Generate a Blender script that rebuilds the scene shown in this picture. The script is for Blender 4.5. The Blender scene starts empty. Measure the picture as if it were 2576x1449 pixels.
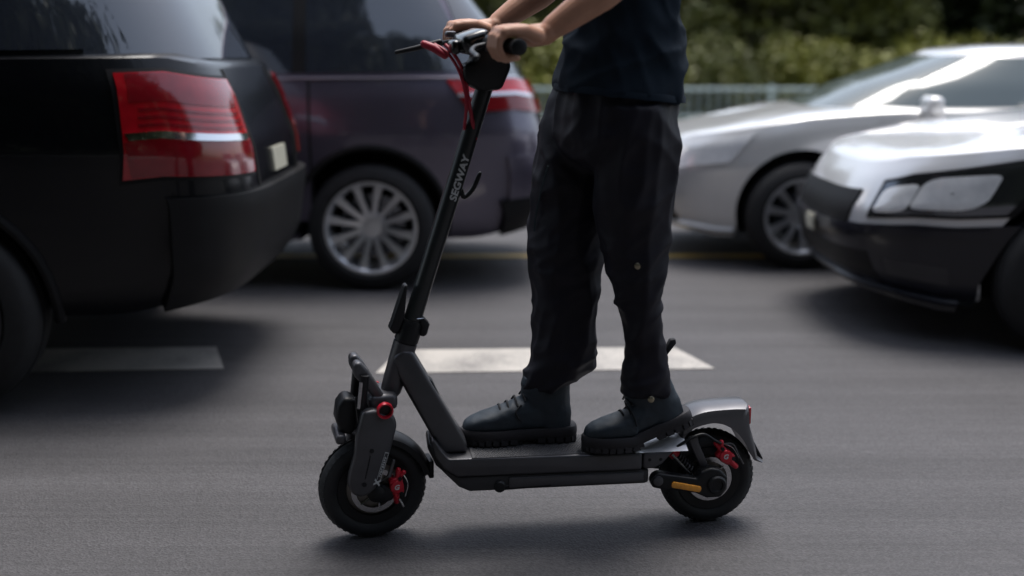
import bpy, bmesh, math, random
import numpy as np
from mathutils import Vector, Matrix, noise
rad = math.radians
random.seed(7); RNG = np.random.default_rng(7)
SC = bpy.context.scene
COL = SC.collection

# ------------------------------------------------------------------ camera, sky, sun, exposure
cam = bpy.data.objects.new('camera', bpy.data.cameras.new('camera')); COL.objects.link(cam)
cam.location = (0, 0, 1.26)
cam.rotation_euler = (rad(90) - math.atan(587/2775), 0, 0)
cam.data.sensor_width = 36.0
cam.data.lens = 36*2775/2576
cam.data.clip_start = 0.05; cam.data.clip_end = 3000
cam.data.dof.use_dof = True
cam.data.dof.focus_distance = 2.98
cam.data.dof.aperture_fstop = 1.15
SC.camera = cam

SUN_EL, SUN_AZ = 72, 20          # overcast: broad soft sun
world = bpy.data.worlds.new('World'); SC.world = world; world.use_nodes = True
wn = world.node_tree; wn.nodes.clear()
w_out = wn.nodes.new('ShaderNodeOutputWorld'); w_bg = wn.nodes.new('ShaderNodeBackground')
w_sky = wn.nodes.new('ShaderNodeTexSky'); w_sky.sky_type = 'NISHITA'; w_sky.sun_disc = False
w_sky.sun_elevation = rad(SUN_EL); w_sky.sun_rotation = rad(SUN_AZ)
w_sky.air_density = 1.2; w_sky.dust_density = 3.0; w_sky.ozone_density = 1.0
w_hsv = wn.nodes.new('ShaderNodeHueSaturation'); w_hsv.inputs['Saturation'].default_value = 0.68
wn.links.new(w_sky.outputs[0], w_hsv.inputs['Color'])
wn.links.new(w_hsv.outputs[0], w_bg.inputs['Color'])
w_bg.inputs['Strength'].default_value = 0.12
wn.links.new(w_bg.outputs[0], w_out.inputs['Surface'])
sun = bpy.data.objects.new('sun', bpy.data.lights.new('sun', 'SUN')); COL.objects.link(sun)
sun.data.energy = 1.5; sun.data.angle = rad(30); sun.data.color = (1.0, 0.98, 0.95)
_el, _az = rad(SUN_EL), rad(SUN_AZ)
_dir = Vector((math.sin(_az)*math.cos(_el), math.cos(_az)*math.cos(_el), math.sin(_el)))
sun.rotation_euler = _dir.to_track_quat('Z', 'Y').to_euler()
sun.location = (0, 0, 30)
SC.view_settings.view_transform = 'Standard'; SC.view_settings.look = 'None'
SC.view_settings.exposure = 0.92; SC.view_settings.gamma = 1.0
SC.view_settings.use_curve_mapping = False

# ------------------------------------------------------------------ materials
MATS = {}
def mat(name, col, rough=0.5, metal=0.0, var=0.0, vscale=8.0, bump=0.0, bscale=60.0, stretch=(1,1,1),
        coat=0.0, ior=1.5, rvar=0.0, col2=None, coatr=0.03, sheen=0.0, trans=0.0, sub=0.0, detail=5.0):
    if name in MATS: return MATS[name]
    m = bpy.data.materials.new(name); m.use_nodes = True; nt = m.node_tree
    b = nt.nodes['Principled BSDF']; I = b.inputs
    I['Base Color'].default_value = (*col, 1); I['Roughness'].default_value = rough
    I['Metallic'].default_value = metal; I['IOR'].default_value = ior
    I['Coat Weight'].default_value = coat; I['Coat Roughness'].default_value = coatr
    I['Sheen Weight'].default_value = sheen; I['Transmission Weight'].default_value = trans
    if sub: I['Subsurface Weight'].default_value = sub; I['Subsurface Radius'].default_value = (.012, .005, .003)
    tc = nt.nodes.new('ShaderNodeTexCoord'); mp = nt.nodes.new('ShaderNodeMapping')
    mp.inputs['Scale'].default_value = stretch
    nt.links.new(tc.outputs['Object'], mp.inputs['Vector'])
    if var > 0 or col2:
        n = nt.nodes.new('ShaderNodeTexNoise'); n.inputs['Scale'].default_value = vscale
        n.inputs['Detail'].default_value = detail; n.inputs['Roughness'].default_value = 0.6
        nt.links.new(mp.outputs[0], n.inputs['Vector'])
        r = nt.nodes.new('ShaderNodeValToRGB'); r.color_ramp.elements[0].position = .3; r.color_ramp.elements[1].position = .7
        a = tuple(max(0, c*(1-var)) for c in col); d = col2 if col2 else tuple(min(1, c*(1+var)) for c in col)
        r.color_ramp.elements[0].color = (*a, 1); r.color_ramp.elements[1].color = (*d, 1)
        nt.links.new(n.outputs['Fac'], r.inputs['Fac']); nt.links.new(r.outputs[0], I['Base Color'])
        if rvar:
            mr = nt.nodes.new('ShaderNodeMapRange'); mr.inputs['To Min'].default_value = rough-rvar; mr.inputs['To Max'].default_value = rough+rvar
            nt.links.new(n.outputs['Fac'], mr.inputs['Value']); nt.links.new(mr.outputs[0], I['Roughness'])
    if bump:
        n2 = nt.nodes.new('ShaderNodeTexNoise'); n2.inputs['Scale'].default_value = bscale; n2.inputs['Detail'].default_value = 4
        nt.links.new(mp.outputs[0], n2.inputs['Vector'])
        bp = nt.nodes.new('ShaderNodeBump'); bp.inputs['Strength'].default_value = bump; bp.inputs['Distance'].default_value = 0.004
        nt.links.new(n2.outputs['Fac'], bp.inputs['Height']); nt.links.new(bp.outputs[0], I['Normal'])
    MATS[name] = m; return m

def asphalt():
    m = bpy.data.materials.new('asphalt'); m.use_nodes = True; nt = m.node_tree; N = nt.nodes; Lk = nt.links
    b = N['Principled BSDF']
    tc = N.new('ShaderNodeTexCoord')
    def nz(scale, detail, stretch=(1,1,1), rough=.6):
        mp = N.new('ShaderNodeMapping'); mp.inputs['Scale'].default_value = stretch
        n = N.new('ShaderNodeTexNoise'); n.inputs['Scale'].default_value = scale; n.inputs['Detail'].default_value = detail
        n.inputs['Roughness'].default_value = rough
        Lk.new(tc.outputs['Object'], mp.inputs['Vector']); Lk.new(mp.outputs[0], n.inputs['Vector']); return n.outputs['Fac']
    def ramp(f, a, c, p0=.3, p1=.7):
        r = N.new('ShaderNodeValToRGB'); r.color_ramp.elements[0].color = (a,a,a,1); r.color_ramp.elements[1].color = (c,c,c,1)
        r.color_ramp.elements[0].position = p0; r.color_ramp.elements[1].position = p1
        Lk.new(f, r.inputs['Fac']); return r.outputs[0]
    def mul(a, c):
        x = N.new('ShaderNodeMix'); x.data_type = 'RGBA'; x.blend_type = 'MULTIPLY'; x.inputs['Factor'].default_value = 1
        Lk.new(a, x.inputs['A']); Lk.new(c, x.inputs['B']); return x.outputs['Result']
    agg = N.new('ShaderNodeTexVoronoi'); agg.inputs['Scale'].default_value = 170; Lk.new(tc.outputs['Object'], agg.inputs['Vector'])
    sp = ramp(agg.outputs['Color'], .72, 1.25, .1, .9)
    wear = ramp(nz(1.0, 6, (.16, 5.0, 1)), .78, 1.18)       # tyre-polished bands running along the lane
    fine = ramp(nz(1.0, 5, (.9, 45.0, 1)), .86, 1.12)
    blot = ramp(nz(.9, 6), .86, 1.12)
    base = N.new('ShaderNodeRGB'); base.outputs[0].default_value = (.066, .063, .067, 1)
    c = mul(mul(mul(mul(base.outputs[0], sp), wear), fine), blot)
    Lk.new(c, b.inputs['Base Color'])
    b.inputs['Roughness'].default_value = .72
    bp = N.new('ShaderNodeBump'); bp.inputs['Strength'].default_value = .55; bp.inputs['Distance'].default_value = .004
    Lk.new(agg.outputs['Distance'], bp.inputs['Height']); Lk.new(bp.outputs[0], b.inputs['Normal'])
    return m

def road_paint(name, col, dark):
    m = bpy.data.materials.new(name); m.use_nodes = True; nt = m.node_tree; N = nt.nodes; Lk = nt.links
    b = N['Principled BSDF']; tc = N.new('ShaderNodeTexCoord')
    n = N.new('ShaderNodeTexNoise'); n.inputs['Scale'].default_value = 70; n.inputs['Detail'].default_value = 6; n.inputs['Roughness'].default_value = .75
    n3 = N.new('ShaderNodeTexNoise'); n3.inputs['Scale'].default_value = 4; n3.inputs['Detail'].default_value = 4
    Lk.new(tc.outputs['Object'], n.inputs['Vector']); Lk.new(tc.outputs['Object'], n3.inputs['Vector'])
    ad = N.new('ShaderNodeMath'); ad.operation = 'ADD'; Lk.new(n.outputs['Fac'], ad.inputs[0]); Lk.new(n3.outputs['Fac'], ad.inputs[1])
    r = N.new('ShaderNodeValToRGB'); r.color_ramp.elements[0].position = .38; r.color_ramp.elements[1].position = .62
    r.color_ramp.elements[0].color = (*dark, 1); r.color_ramp.elements[1].color = (*col, 1)
    hf = N.new('ShaderNodeMath'); hf.operation = 'MULTIPLY'; hf.inputs[1].default_value = .56; Lk.new(ad.outputs[0], hf.inputs[0])
    Lk.new(hf.outputs[0], r.inputs['Fac']); Lk.new(r.outputs[0], b.inputs['Base Color'])
    b.inputs['Roughness'].default_value = .6
    return m

# ------------------------------------------------------------------ mesh helpers
def link(o, parent=None):
    COL.objects.link(o)
    if parent: o.parent = parent
    return o
def obj(name, me, material=None, parent=None):
    o = bpy.data.objects.new(name, me)
    if material: me.materials.append(material)
    return link(o, parent)
def mesh(name, V, F, smooth=40):
    me = bpy.data.meshes.new(name); me.from_pydata([tuple(v) for v in V], [], F); me.update()
    fix(me, smooth); return me
def fix(me, smooth=40, normals=True):
    if normals:
        bm = bmesh.new(); bm.from_mesh(me); bmesh.ops.recalc_face_normals(bm, faces=bm.faces); bm.to_mesh(me); bm.free()
    if smooth:
        me.polygons.foreach_set('use_smooth', [True]*len(me.polygons))
        if smooth < 180: me.set_sharp_from_angle(angle=rad(smooth))
    me.update()
def empty(name, loc=(0,0,0), rz=0.0):
    o = bpy.data.objects.new(name, None); COL.objects.link(o); o.location = loc; o.rotation_euler = (0,0,rz)
    o.empty_display_size = .1; return o
def tag(o, label=None, cat=None, group=None, kind=None):
    if label: o['label'] = label
    if cat: o['category'] = cat
    if group: o['group'] = group
    if kind: o['kind'] = kind
    return o
class G:
    """collects pieces of geometry into one mesh"""
    def __init__(s): s.V = []; s.F = []
    def add(s, V, F):
        n = len(s.V); s.V += [tuple(v) for v in V]; s.F += [tuple(i+n for i in f) for f in F]; return s
    def rings(s, rings, cap0=True, cap1=True, closed=True):
        n = len(s.V); k = len(rings[0])
        for r in rings: s.V += [tuple(p) for p in r]
        for i in range(len(rings)-1):
            for j in range(k if closed else k-1):
                a = n+i*k+j; b = n+i*k+(j+1) % k
                s.F.append((a, b, b+k, a+k))
        if cap0: s.F.append(tuple(n+j for j in range(k))[::-1])
        if cap1: s.F.append(tuple(n+(len(rings)-1)*k+j for j in range(k)))
        return s
    def tube(s, pts, r, n=12, capped=True, squash=None):
        pts = [Vector(p) for p in pts]
        if not hasattr(r, '__len__'): r = [r]*len(pts)
        up = Vector((0,0,1)); t0 = (pts[1]-pts[0]).normalized()
        if abs(t0.dot(up)) > .95: up = Vector((1,0,0))
        u = t0.cross(up).normalized(); R = []
        for i, p in enumerate(pts):
            t = (pts[min(i+1, len(pts)-1)]-pts[max(i-1, 0)]).normalized()
            u = (u - t*u.dot(t)).normalized(); w = t.cross(u)
            R.append([p + (u*math.cos(2*math.pi*j/n) + w*math.sin(2*math.pi*j/n))*r[i] for j in range(n)])
        return s.rings(R, capped, capped)
    def limb(s, pts, r, n=14, ends=True):
        """tube with rounded ends"""
        pts = [Vector(p) for p in pts]; r = list(r)
        if ends:
            d0 = (pts[0]-pts[1]).normalized(); d1 = (pts[-1]-pts[-2]).normalized()
            a = [(pts[0]+d0*r[0]*math.sin(q), r[0]*math.cos(q)) for q in (1.5, 1.1, .75, .4)]
            b = [(pts[-1]+d1*r[-1]*math.sin(q), r[-1]*math.cos(q)) for q in (.4, .75, 1.1, 1.5)]
            P = [x[0] for x in a]+pts+[x[0] for x in b]; Rr = [x[1] for x in a]+r+[x[1] for x in b]
        else: P, Rr = pts, r
        return s.tube(P, Rr, n)
    def ball(s, c, r, n=16, m=10):
        if not hasattr(r, '__len__'): r = (r, r, r)
        R = []
        for i in range(m+1):
            a = -math.pi/2 + math.pi*(i+.02)/(m+.04)
            R.append([(c[0]+r[0]*math.cos(a)*math.cos(2*math.pi*j/n), c[1]+r[1]*math.cos(a)*math.sin(2*math.pi*j/n), c[2]+r[2]*math.sin(a)) for j in range(n)])
        return s.rings(R)
    def box(s, lo, hi, bev=0.0, seg=2):
        bm = bmesh.new(); bmesh.ops.create_cube(bm, size=1)
        for v in bm.verts: v.co = Vector([lo[k]+(v.co[k]+.5)*(hi[k]-lo[k]) for k in range(3)])
        return s.bm(bm, bev, seg)
    def prism(s, poly, t0, t1, bev=0.0, seg=2):
        """polygon in (s,z) extruded along y from t0 to t1"""
        bm = bmesh.new()
        a = [bm.verts.new((p[0], t0, p[1])) for p in poly]; b = [bm.verts.new((p[0], t1, p[1])) for p in poly]
        bm.faces.new(a); bm.faces.new(b[::-1])
        for i in range(len(poly)):
            j = (i+1) % len(poly); bm.faces.new((a[i], b[i], b[j], a[j]))
        return s.bm(bm, bev, seg)
    def bm(s, bm, bev=0.0, seg=2):
        bmesh.ops.recalc_face_normals(bm, faces=bm.faces)
        if bev:
            ed = [e for e in bm.edges if len(e.link_faces) == 2 and e.calc_face_angle(0) > rad(28)]
            bmesh.ops.bevel(bm, geom=ed, offset=bev, segments=seg, profile=.5, affect='EDGES', clamp_overlap=True)
        bm.verts.index_update(); V = [v.co.copy() for v in bm.verts]; F = [[v.index for v in f.verts] for f in bm.faces]
        bm.free(); return s.add(V, F)
    def lathe(s, prof, c=(0,0,0), n=48, axis='y', loop=False):
        """prof: list of (offset along axis, radius)"""
        R = []
        for o, r in prof:
            R.append([(c[0]+r*math.cos(2*math.pi*j/n), c[1]+o, c[2]+r*math.sin(2*math.pi*j/n)) if axis == 'y' else
                      (c[0]+r*math.cos(2*math.pi*j/n), c[1]+r*math.sin(2*math.pi*j/n), c[2]+o) for j in range(n)])
        if loop: return s.rings(R+[R[0]], False, False)
        return s.rings(R)
    def xf(s, M):
        s.V = [tuple(M @ Vector(v)) for v in s.V]; return s
    def build(s, name, material, parent=None, smooth=40):
        return obj(name, mesh(name, s.V, s.F, smooth), material, parent)
def curve(pts, n=8):
    """Catmull-Rom through pts"""
    P = [Vector(p) for p in pts]; P = [P[0]*2-P[1]]+P+[P[-1]*2-P[-2]]; out = []
    for i in range(1, len(P)-2):
        for k in range(n):
            t = k/n; a, b, c, d = P[i-1], P[i], P[i+1], P[i+2]
            out.append(.5*((2*b)+(c-a)*t+(2*a-5*b+4*c-d)*t*t+(3*b-a-3*c+d)*t**3))
    out.append(P[-2]); return out
def ip(x, xs, ys):
    return float(np.interp(x, xs, ys))
def remesh(g, voxel, smooth_it=3, name='tmp'):
    me = mesh(name, g.V, g.F, 0); o = bpy.data.objects.new(name, me); COL.objects.link(o)
    m = o.modifiers.new('r', 'REMESH'); m.mode = 'VOXEL'; m.voxel_size = voxel; m.use_smooth_shade = True
    if smooth_it:
        sm = o.modifiers.new('s', 'SMOOTH'); sm.factor = .5; sm.iterations = smooth_it
    dg = bpy.context.evaluated_depsgraph_get(); dg.update()
    out = bpy.data.meshes.new_from_object(o.evaluated_get(dg)); bpy.data.objects.remove(o)
    out.polygons.foreach_set('use_smooth', [True]*len(out.polygons)); return out
def displace(me, fn):
    n = len(me.vertices); co = np.empty(n*3); no = np.empty(n*3)
    me.vertices.foreach_get('co', co); me.vertices.foreach_get('normal', no)
    co = co.reshape(-1, 3); no = no.reshape(-1, 3)
    d = np.array([fn(Vector(co[i]), no[i]) for i in range(n)])
    co += no*d[:, None]; me.vertices.foreach_set('co', co.ravel()); me.update()
def relax(me, it):
    o = bpy.data.objects.new('tmp', me); COL.objects.link(o)
    m = o.modifiers.new('s', 'SMOOTH'); m.factor = .5; m.iterations = it
    dg = bpy.context.evaluated_depsgraph_get(); dg.update()
    out = bpy.data.meshes.new_from_object(o.evaluated_get(dg)); bpy.data.objects.remove(o)
    out.polygons.foreach_set('use_smooth', [True]*len(out.polygons)); return out
def text_geo(txt, size, extrude=.0004, shear=0.0, offset=0.0, spacing=1.0):
    cu = bpy.data.curves.new('txt', 'FONT'); cu.body = txt; cu.size = size; cu.extrude = extrude; cu.shear = shear
    cu.offset = offset; cu.space_character = spacing; cu.align_x = 'LEFT'; cu.align_y = 'CENTER'; cu.resolution_u = 4
    o = bpy.data.objects.new('txt', cu); COL.objects.link(o)
    dg = bpy.context.evaluated_depsgraph_get(); dg.update()
    me = bpy.data.meshes.new_from_object(o.evaluated_get(dg)); bpy.data.objects.remove(o)
    g = G(); g.add([v.co.copy() for v in me.vertices], [list(p.vertices) for p in me.polygons]); return g

# material set
M_ASPH = asphalt()
M_WHITE = road_paint('white_road_paint', (.46, .43, .39), (.20, .19, .18))
M_YEL = road_paint('yellow_road_paint', (.62, .42, .10), (.28, .22, .12))
M_CONC = mat('concrete', (.38, .37, .35), .85, var=.14, vscale=2.0, bump=.3, bscale=30)
M_SOIL = mat('grass_ground', (.045, .06, .02), .95, var=.4, vscale=3, bump=.6, bscale=20)

# ------------------------------------------------------------------ ground, road, markings
def sheet(name, x0, x1, y0, y1, z, m, nx=1, ny=1):
    V = [(x0+(x1-x0)*i/nx, y0+(y1-y0)*j/ny, z) for j in range(ny+1) for i in range(nx+1)]
    F = [(j*(nx+1)+i, j*(nx+1)+i+1, (j+1)*(nx+1)+i+1, (j+1)*(nx+1)+i) for j in range(ny) for i in range(nx)]
    return obj(name, mesh(name, V, F, 0), m)
tag(sheet('ground', -900, 900, -900, 900, -.012, M_SOIL), kind='structure')
tag(sheet('road', -400, 400, -2.6, 11.5, 0.0, M_ASPH), kind='structure')
tag(sheet('road_far_lane', -400, 400, 11.5, 14.0, 0.0, M_CONC), kind='structure')
g = G().box((-120, 14.0, -.01), (120, 14.18, .13), .02)
tag(g.build('kerb', M_CONC), kind='structure')
tag(sheet('pavement', -120, 120, 14.18, 16.4, .12, M_CONC), kind='structure')
g = G().box((-120, -2.78, -.01), (120, -2.6, .13), .02); tag(g.build('kerb', M_CONC), kind='structure')
def rect_mark(name, pts, m, label, cat, group=None):
    V = [(p[0], p[1], .004) for p in pts]; V += [(p[0], p[1], -.004) for p in pts]
    F = [(0,1,2,3), (4,7,6,5)]+[(i, (i+4), (i+1) % 4+4, (i+1) % 4) for i in range(4)]
    o = obj(name, mesh(name, V, F, 0), m); o['kind'] = 'structure'; return o
for i, x in enumerate((-8.35, -6.4, -4.45, -2.5, -.55, 5.6, 7.55)):
    Ln = 1.36 if i == 4 else 1.30
    rect_mark('lane_marking', [(x, 4.28), (x+Ln+.02, 4.35), (x+Ln-.10, 4.69), (x+.06, 4.64)], M_WHITE, '', '')
rect_mark('yellow_line', [(-120, 6.88), (120, 6.88), (120, 7.0), (-120, 7.0)], M_YEL, '', '')

# ------------------------------------------------------------------ cars
M_TYRE = mat('tyre_rubber', (.014, .014, .015), .75, var=.25, vscale=20, bump=.15, bscale=120)
M_RIM = mat('alloy_rim', (.78, .79, .81), .34, metal=.9, var=.06, vscale=6)
M_RIMD = mat('dark_rim', (.06, .06, .065), .35, metal=.8, var=.1, vscale=6)
M_BLACKP = mat('black_trim', (.006, .006, .007), .5, ior=1.36, var=.2, vscale=10)
M_WELL = mat('wheel_well', (.006, .006, .006), .95)
M_GLASS = mat('tinted_glass', (.012, .014, .018), .03, ior=1.75, var=.05, vscale=2)
M_GLASSP = mat('sky_glare_glass', (.10, .125, .12), .03, ior=2.0, var=.05, vscale=2)  # pale green base colour stands in for bright sky reflected in the glass
M_GLASSB = mat('blue_grey_glass', (.028, .034, .046), .03, ior=2.1, var=.05, vscale=2)
M_CHROME = mat('chrome', (.75, .75, .77), .12, metal=1.0)
M_RED = mat('tail_lamp_red', (.42, .006, .014), .12, coat=1.0, var=.15, vscale=20)
M_REDD = mat('tail_lamp_dark_red', (.20, .004, .010), .15, coat=1.0, var=.15, vscale=20)
M_LAMPC = mat('lamp_clear', (.90, .91, .92), .10, coat=1.0, metal=.10, var=.12, vscale=15)
M_LAMPM = mat('lamp_module', (.85, .86, .88), .10, metal=.9, coat=1.0)
M_LAMPI = mat('lamp_inner', (.20, .21, .23), .15, metal=.9)
M_PLATE = mat('number_plate', (.52, .50, .40), .4, var=.05)
M_REFL = mat('reflector_red', (.35, .01, .015), .2, coat=1.0)

class Car:
    def __init__(s, name, label, L, W, paint, zbelt, ztop_pts, zb=.24, roof=None, wheelbase=2.7, wr=.335, rim=.24,
                 front_over=.88, nplan=5.0, rimmat=None, arch=.40, spokes=10, roof_n=4.0):
        s.root = empty(name); s.L, s.W = L, W; s.paint = paint; s.n = nplan
        s.zx = [p[0] for p in ztop_pts]; s.zy = [p[1] for p in ztop_pts]; s.zbot = zb
        tag(s.root, label, 'car')
        s.xw = (L/2-front_over, L/2-front_over-wheelbase); s.wr = wr
        s.FV = ([0, .12, .4, .65, .88, 1.0], [.955, .985, 1.0, .992, .965, .94])
        s.HV = ([0, .06, .25, .5, .66, .7, .88, 1.0], [.90, .945, .965, .985, 1.0, .996, .985, .955])
        g = G(); R = []; NT = 96
        vs = [0, .03, .07, .14, .22, .3, .4, .5, .58, .63, .67, .71, .78, .86, .92, .96, .985, 1.0]
        for v in vs: R.append([s.P(2*math.pi*j/NT, v) for j in range(NT)])
        for k, (sc, up) in enumerate(((.985, .008), (.95, .016), (.85, .026), (.65, .034), (.4, .038), (.15, .04))):
            ring = []
            for j in range(NT):
                p = s.P(2*math.pi*j/NT, 1.0); q = Vector((p.x*(1-(1-sc)*.6), p.y*sc, 0)); q.z = s.ztop(q.x)+up*(1 if q.x < L*.35 else .7); ring.append(q)
            R.append(ring)
        bot = [Vector((p.x*.97, p.y*.6, p.z-.01)) for p in R[0]]
        g.rings([bot]+R)
        me = mesh('body', g.V, g.F, 30)
        me.materials.append(paint); me.materials.append(M_WELL)
        body = bpy.data.objects.new('body', me); COL.objects.link(body)
        cuts = []
        for xw in s.xw:
            for sd in (1, -1):
                cg = G().lathe([(-.26, arch), (.2, arch)], (xw, sd*(W/2-.02), wr+.02), 48)
                cm = mesh('cut', cg.V, cg.F, 40); cm.materials.append(M_WELL)
                c = bpy.data.objects.new('cut', cm); COL.objects.link(c); cuts.append(c)
                m = body.modifiers.new('b', 'BOOLEAN'); m.operation = 'DIFFERENCE'; m.object = c; m.solver = 'EXACT'; m.material_mode = 'TRANSFER'
        dg = bpy.context.evaluated_depsgraph_get(); dg.update()
        nm = bpy.data.meshes.new_from_object(body.evaluated_get(dg)); body.modifiers.clear(); body.data = nm
        for c in cuts: bpy.data.objects.remove(c)
        fix(nm, 30, False); body.parent = s.root; s.body = body
        # wheels
        for xw in s.xw:
            for sd in (1, -1):
                s.wheel(xw, sd, wr, rim, rimmat or M_RIM, spokes)
        # arch lips
        s.roofp = roof
        if roof: s.greenhouse(roof, roof_n)
    def ztop(s, x): return ip(x, s.zx, s.zy)
    def P(s, th, v, off=0.0):
        n = s.n; c, q = math.cos(th), math.sin(th)
        fx = ip(v, *s.FV); hy = ip(v, *s.HV)
        x = math.copysign(abs(c)**(2/n), c)*s.L/2*fx; y = math.copysign(abs(q)**(2/n), q)*s.W/2*hy
        y *= 1-.06*(abs(x)/(s.L/2))**3
        zb = s.zbot+.07*max(0, abs(x)/(s.L/2)-.82)/.18
        p = Vector((x, y, zb+(s.ztop(x)-zb)*v))
        if off:
            e = 1e-3
            a = s.P(th+e, v)-s.P(th-e, v); b = s.P(th, min(1, v+e*5))-s.P(th, max(0, v-e*5))
            nn = a.cross(b); nn.normalize(); p += nn*off
        return p
    def th(s, x, v, side=1):
        fx = ip(v, *s.FV); r = min(.9999, abs(x)/(s.L/2*fx)); t = math.acos(r**(s.n/2))
        if x < 0: t = math.pi-t
        return t*side
    def patch(s, name, corners, m, off=.004, thick=.012, nu=14, nv=8, fn=None, parent=None, mirror=False):
        """corners: four (theta, v) or, with fn, parameters passed to fn; bilinear grid, solid"""
        fn = fn or s.P; a, b, c, d = corners; outs = []
        for sd in ((1, -1) if mirror else (1,)):
            top = []; bot = []
            for j in range(nv+1):
                for i in range(nu+1):
                    u, w = i/nu, j/nv
                    p0 = (a[0]*(1-u)+b[0]*u)*(1-w)+(d[0]*(1-u)+c[0]*u)*w
                    p1 = (a[1]*(1-u)+b[1]*u)*(1-w)+(d[1]*(1-u)+c[1]*u)*w
                    P = fn(p0, p1, off); Q = fn(p0, p1, off-thick)
                    top.append((P.x, P.y*sd, P.z)); bot.append((Q.x, Q.y*sd, Q.z))
            n = len(top); k = nu+1; F = []
            for j in range(nv):
                for i in range(nu):
                    q = (j*k+i, j*k+i+1, (j+1)*k+i+1, (j+1)*k+i); F.append(q); F.append(tuple(n+x for x in q[::-1]))
            for i in range(nu):
                F.append((i+1, i, n+i, n+i+1)); o = nv*k; F.append((o+i, o+i+1, n+o+i+1, n+o+i))
            for j in range(nv):
                F.append((j*k, (j+1)*k, n+(j+1)*k, n+j*k)); F.append(((j+1)*k+nu, j*k+nu, n+j*k+nu, n+(j+1)*k+nu))
            outs.append(obj(name, mesh(name, top+bot, F, 35), m, parent or s.root))
        return outs
    def side(s, name, x0, x1, v0, v1, m, off=.004, thick=.012, mirror=True, slant=0.0, parent=None, nu=14, nv=8):
        f = lambda x, v, o: s.P(s.th(x, v), v, o)
        return s.patch(name, [(x0, v0), (x1, v0), (x1+slant, v1), (x0+slant, v1)], m, off, thick, nu, nv, f, parent, mirror)
    def wheel(s, xw, sd, wr, rim, rm, spokes):
        y = sd*(s.W/2-.115); c = (xw, y, wr)
        hub = G().lathe([(-.09, .01), (-.09, .075), (.03*sd, .075), (.05*sd, .055), (.052*sd, .01)], c, 24).build('wheel', rm, s.root)
        w = .105
        G().lathe([(-w+.02, rim-.005), (-w, rim+.02), (-w+.005, wr-.035), (-w+.03, wr-.006), (-w+.06, wr), (-.012, wr), (-.008, wr-.008), (.008, wr-.008), (.012, wr), (w-.06, wr), (w-.03, wr-.006),
                   (w-.005, wr-.035), (w, rim+.02), (w-.02, rim-.005)], c, 64, loop=True).build('tyre', M_TYRE, hub)
        g = G().lathe([(-.10, rim-.03), (-.10, rim), (.10, rim+.002), (.10, rim-.012), (.085, rim-.022), (-.06, rim-.03)], c, 56, loop=True)
        g.build('rim', rm, hub)
        G().lathe([(-.03*sd, .02), (-.03*sd, rim-.075), (-.02*sd, rim-.075), (-.02*sd, .02)], c, 40).build('brake_disc', M_LAMPI, hub)
        for k in range(spokes):
            a = 2*math.pi*k/spokes+.2; ca, sa = math.cos(a), math.sin(a)
            w0, w1 = (.020, .030) if spokes > 6 else (.034, .055)
            r0, r1 = .055, rim-.012; o0, o1 = .045*sd, .075*sd; V = []
            for r, wd, o in ((r0, w0, o0), ((r0+r1)/2, w0*.9, (o0+o1)/2+.008*sd), (r1, w1, o1)):
                for (q, e) in ((-wd, -.012*sd), (-wd*.7, .006*sd), (wd*.7, .006*sd), (wd, -.012*sd)):
                    V.append((c[0]+ca*r-sa*q, c[1]+o+e, c[2]+sa*r+ca*q))
            g = G(); g.rings([V[0:4], V[4:8], V[8:12]]); g.build('spoke', rm, hub, 50)
    def Gp(s, th, v, off=0.0):
        r = s.roofp; n = s.rn; c, q = math.cos(th), math.sin(th)
        xf = ip(v, r['v'], r['xf']); xr = ip(v, r['v'], r['xr']); hw = ip(v, r['v'], r['hw'])
        xc, hx = (xf+xr)/2, (xf-xr)/2
        x = xc+math.copysign(abs(c)**(2/n), c)*hx; y = math.copysign(abs(q)**(2/n), q)*hw
        z = r['z0']+(r['z1']-r['z0'])*v
        p = Vector((x, y, z))
        if off:
            e = 1e-3; a = s.Gp(th+e, v)-s.Gp(th-e, v); b = s.Gp(th, v+.01)-s.Gp(th, v-.01)
            nn = a.cross(b); nn.normalize(); p += nn*off
        return p
    def gth(s, x, v):
        r = s.roofp; xf = ip(v, r['v'], r['xf']); xr = ip(v, r['v'], r['xr']); xc, hx = (xf+xr)/2, (xf-xr)/2
        q = max(-.9999, min(.9999, (x-xc)/hx)); t = math.acos(abs(q)**(s.rn/2)); return t if q >= 0 else math.pi-t
    def greenhouse(s, r, rn):
        s.rn = rn; NT = 96; R = []
        for i in range(13): R.append([s.Gp(2*math.pi*j/NT, i/12) for j in range(NT)])
        top = R[-1]; cx = (max(p.x for p in top)+min(p.x for p in top))/2
        for sc, up in ((.98, .010), (.93, .022), (.8, .038), (.6, .05), (.3, .058), (.05, .06)):
            R.append([Vector((cx+(p.x-cx)*(1-(1-sc)*.75), p.y*sc, p.z+up)) for p in top])
        g = G().rings(R); g.build('cabin', s.paint, s.root, 30)
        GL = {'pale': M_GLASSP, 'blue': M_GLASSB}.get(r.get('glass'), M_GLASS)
        f = lambda x, v, o: s.Gp(s.gth(x, v), v, o)
        for (a, b, c, d) in r['windows']:       # (x,v) corners
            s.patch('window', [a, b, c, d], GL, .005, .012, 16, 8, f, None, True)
        (w0, w1) = r['windows'][:2]
        s.patch('pillar_trim', [(w1[1][0]-.005, .12), (w0[0][0]+.005, .12), (w0[3][0]+.005, .93), (w1[2][0]-.005, .93)], M_BLACKP, .003, .01, 4, 8, f, None, True)
        f2 = lambda th, v, o: s.Gp(th, v, o)
        t0, t1 = rad(36), rad(52)
        s.patch('windscreen', [(-t1, .05), (t1, .05), (t0*1.15, .95), (-t0*1.15, .95)], GL, .005, .012, 24, 10, f2)
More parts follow.
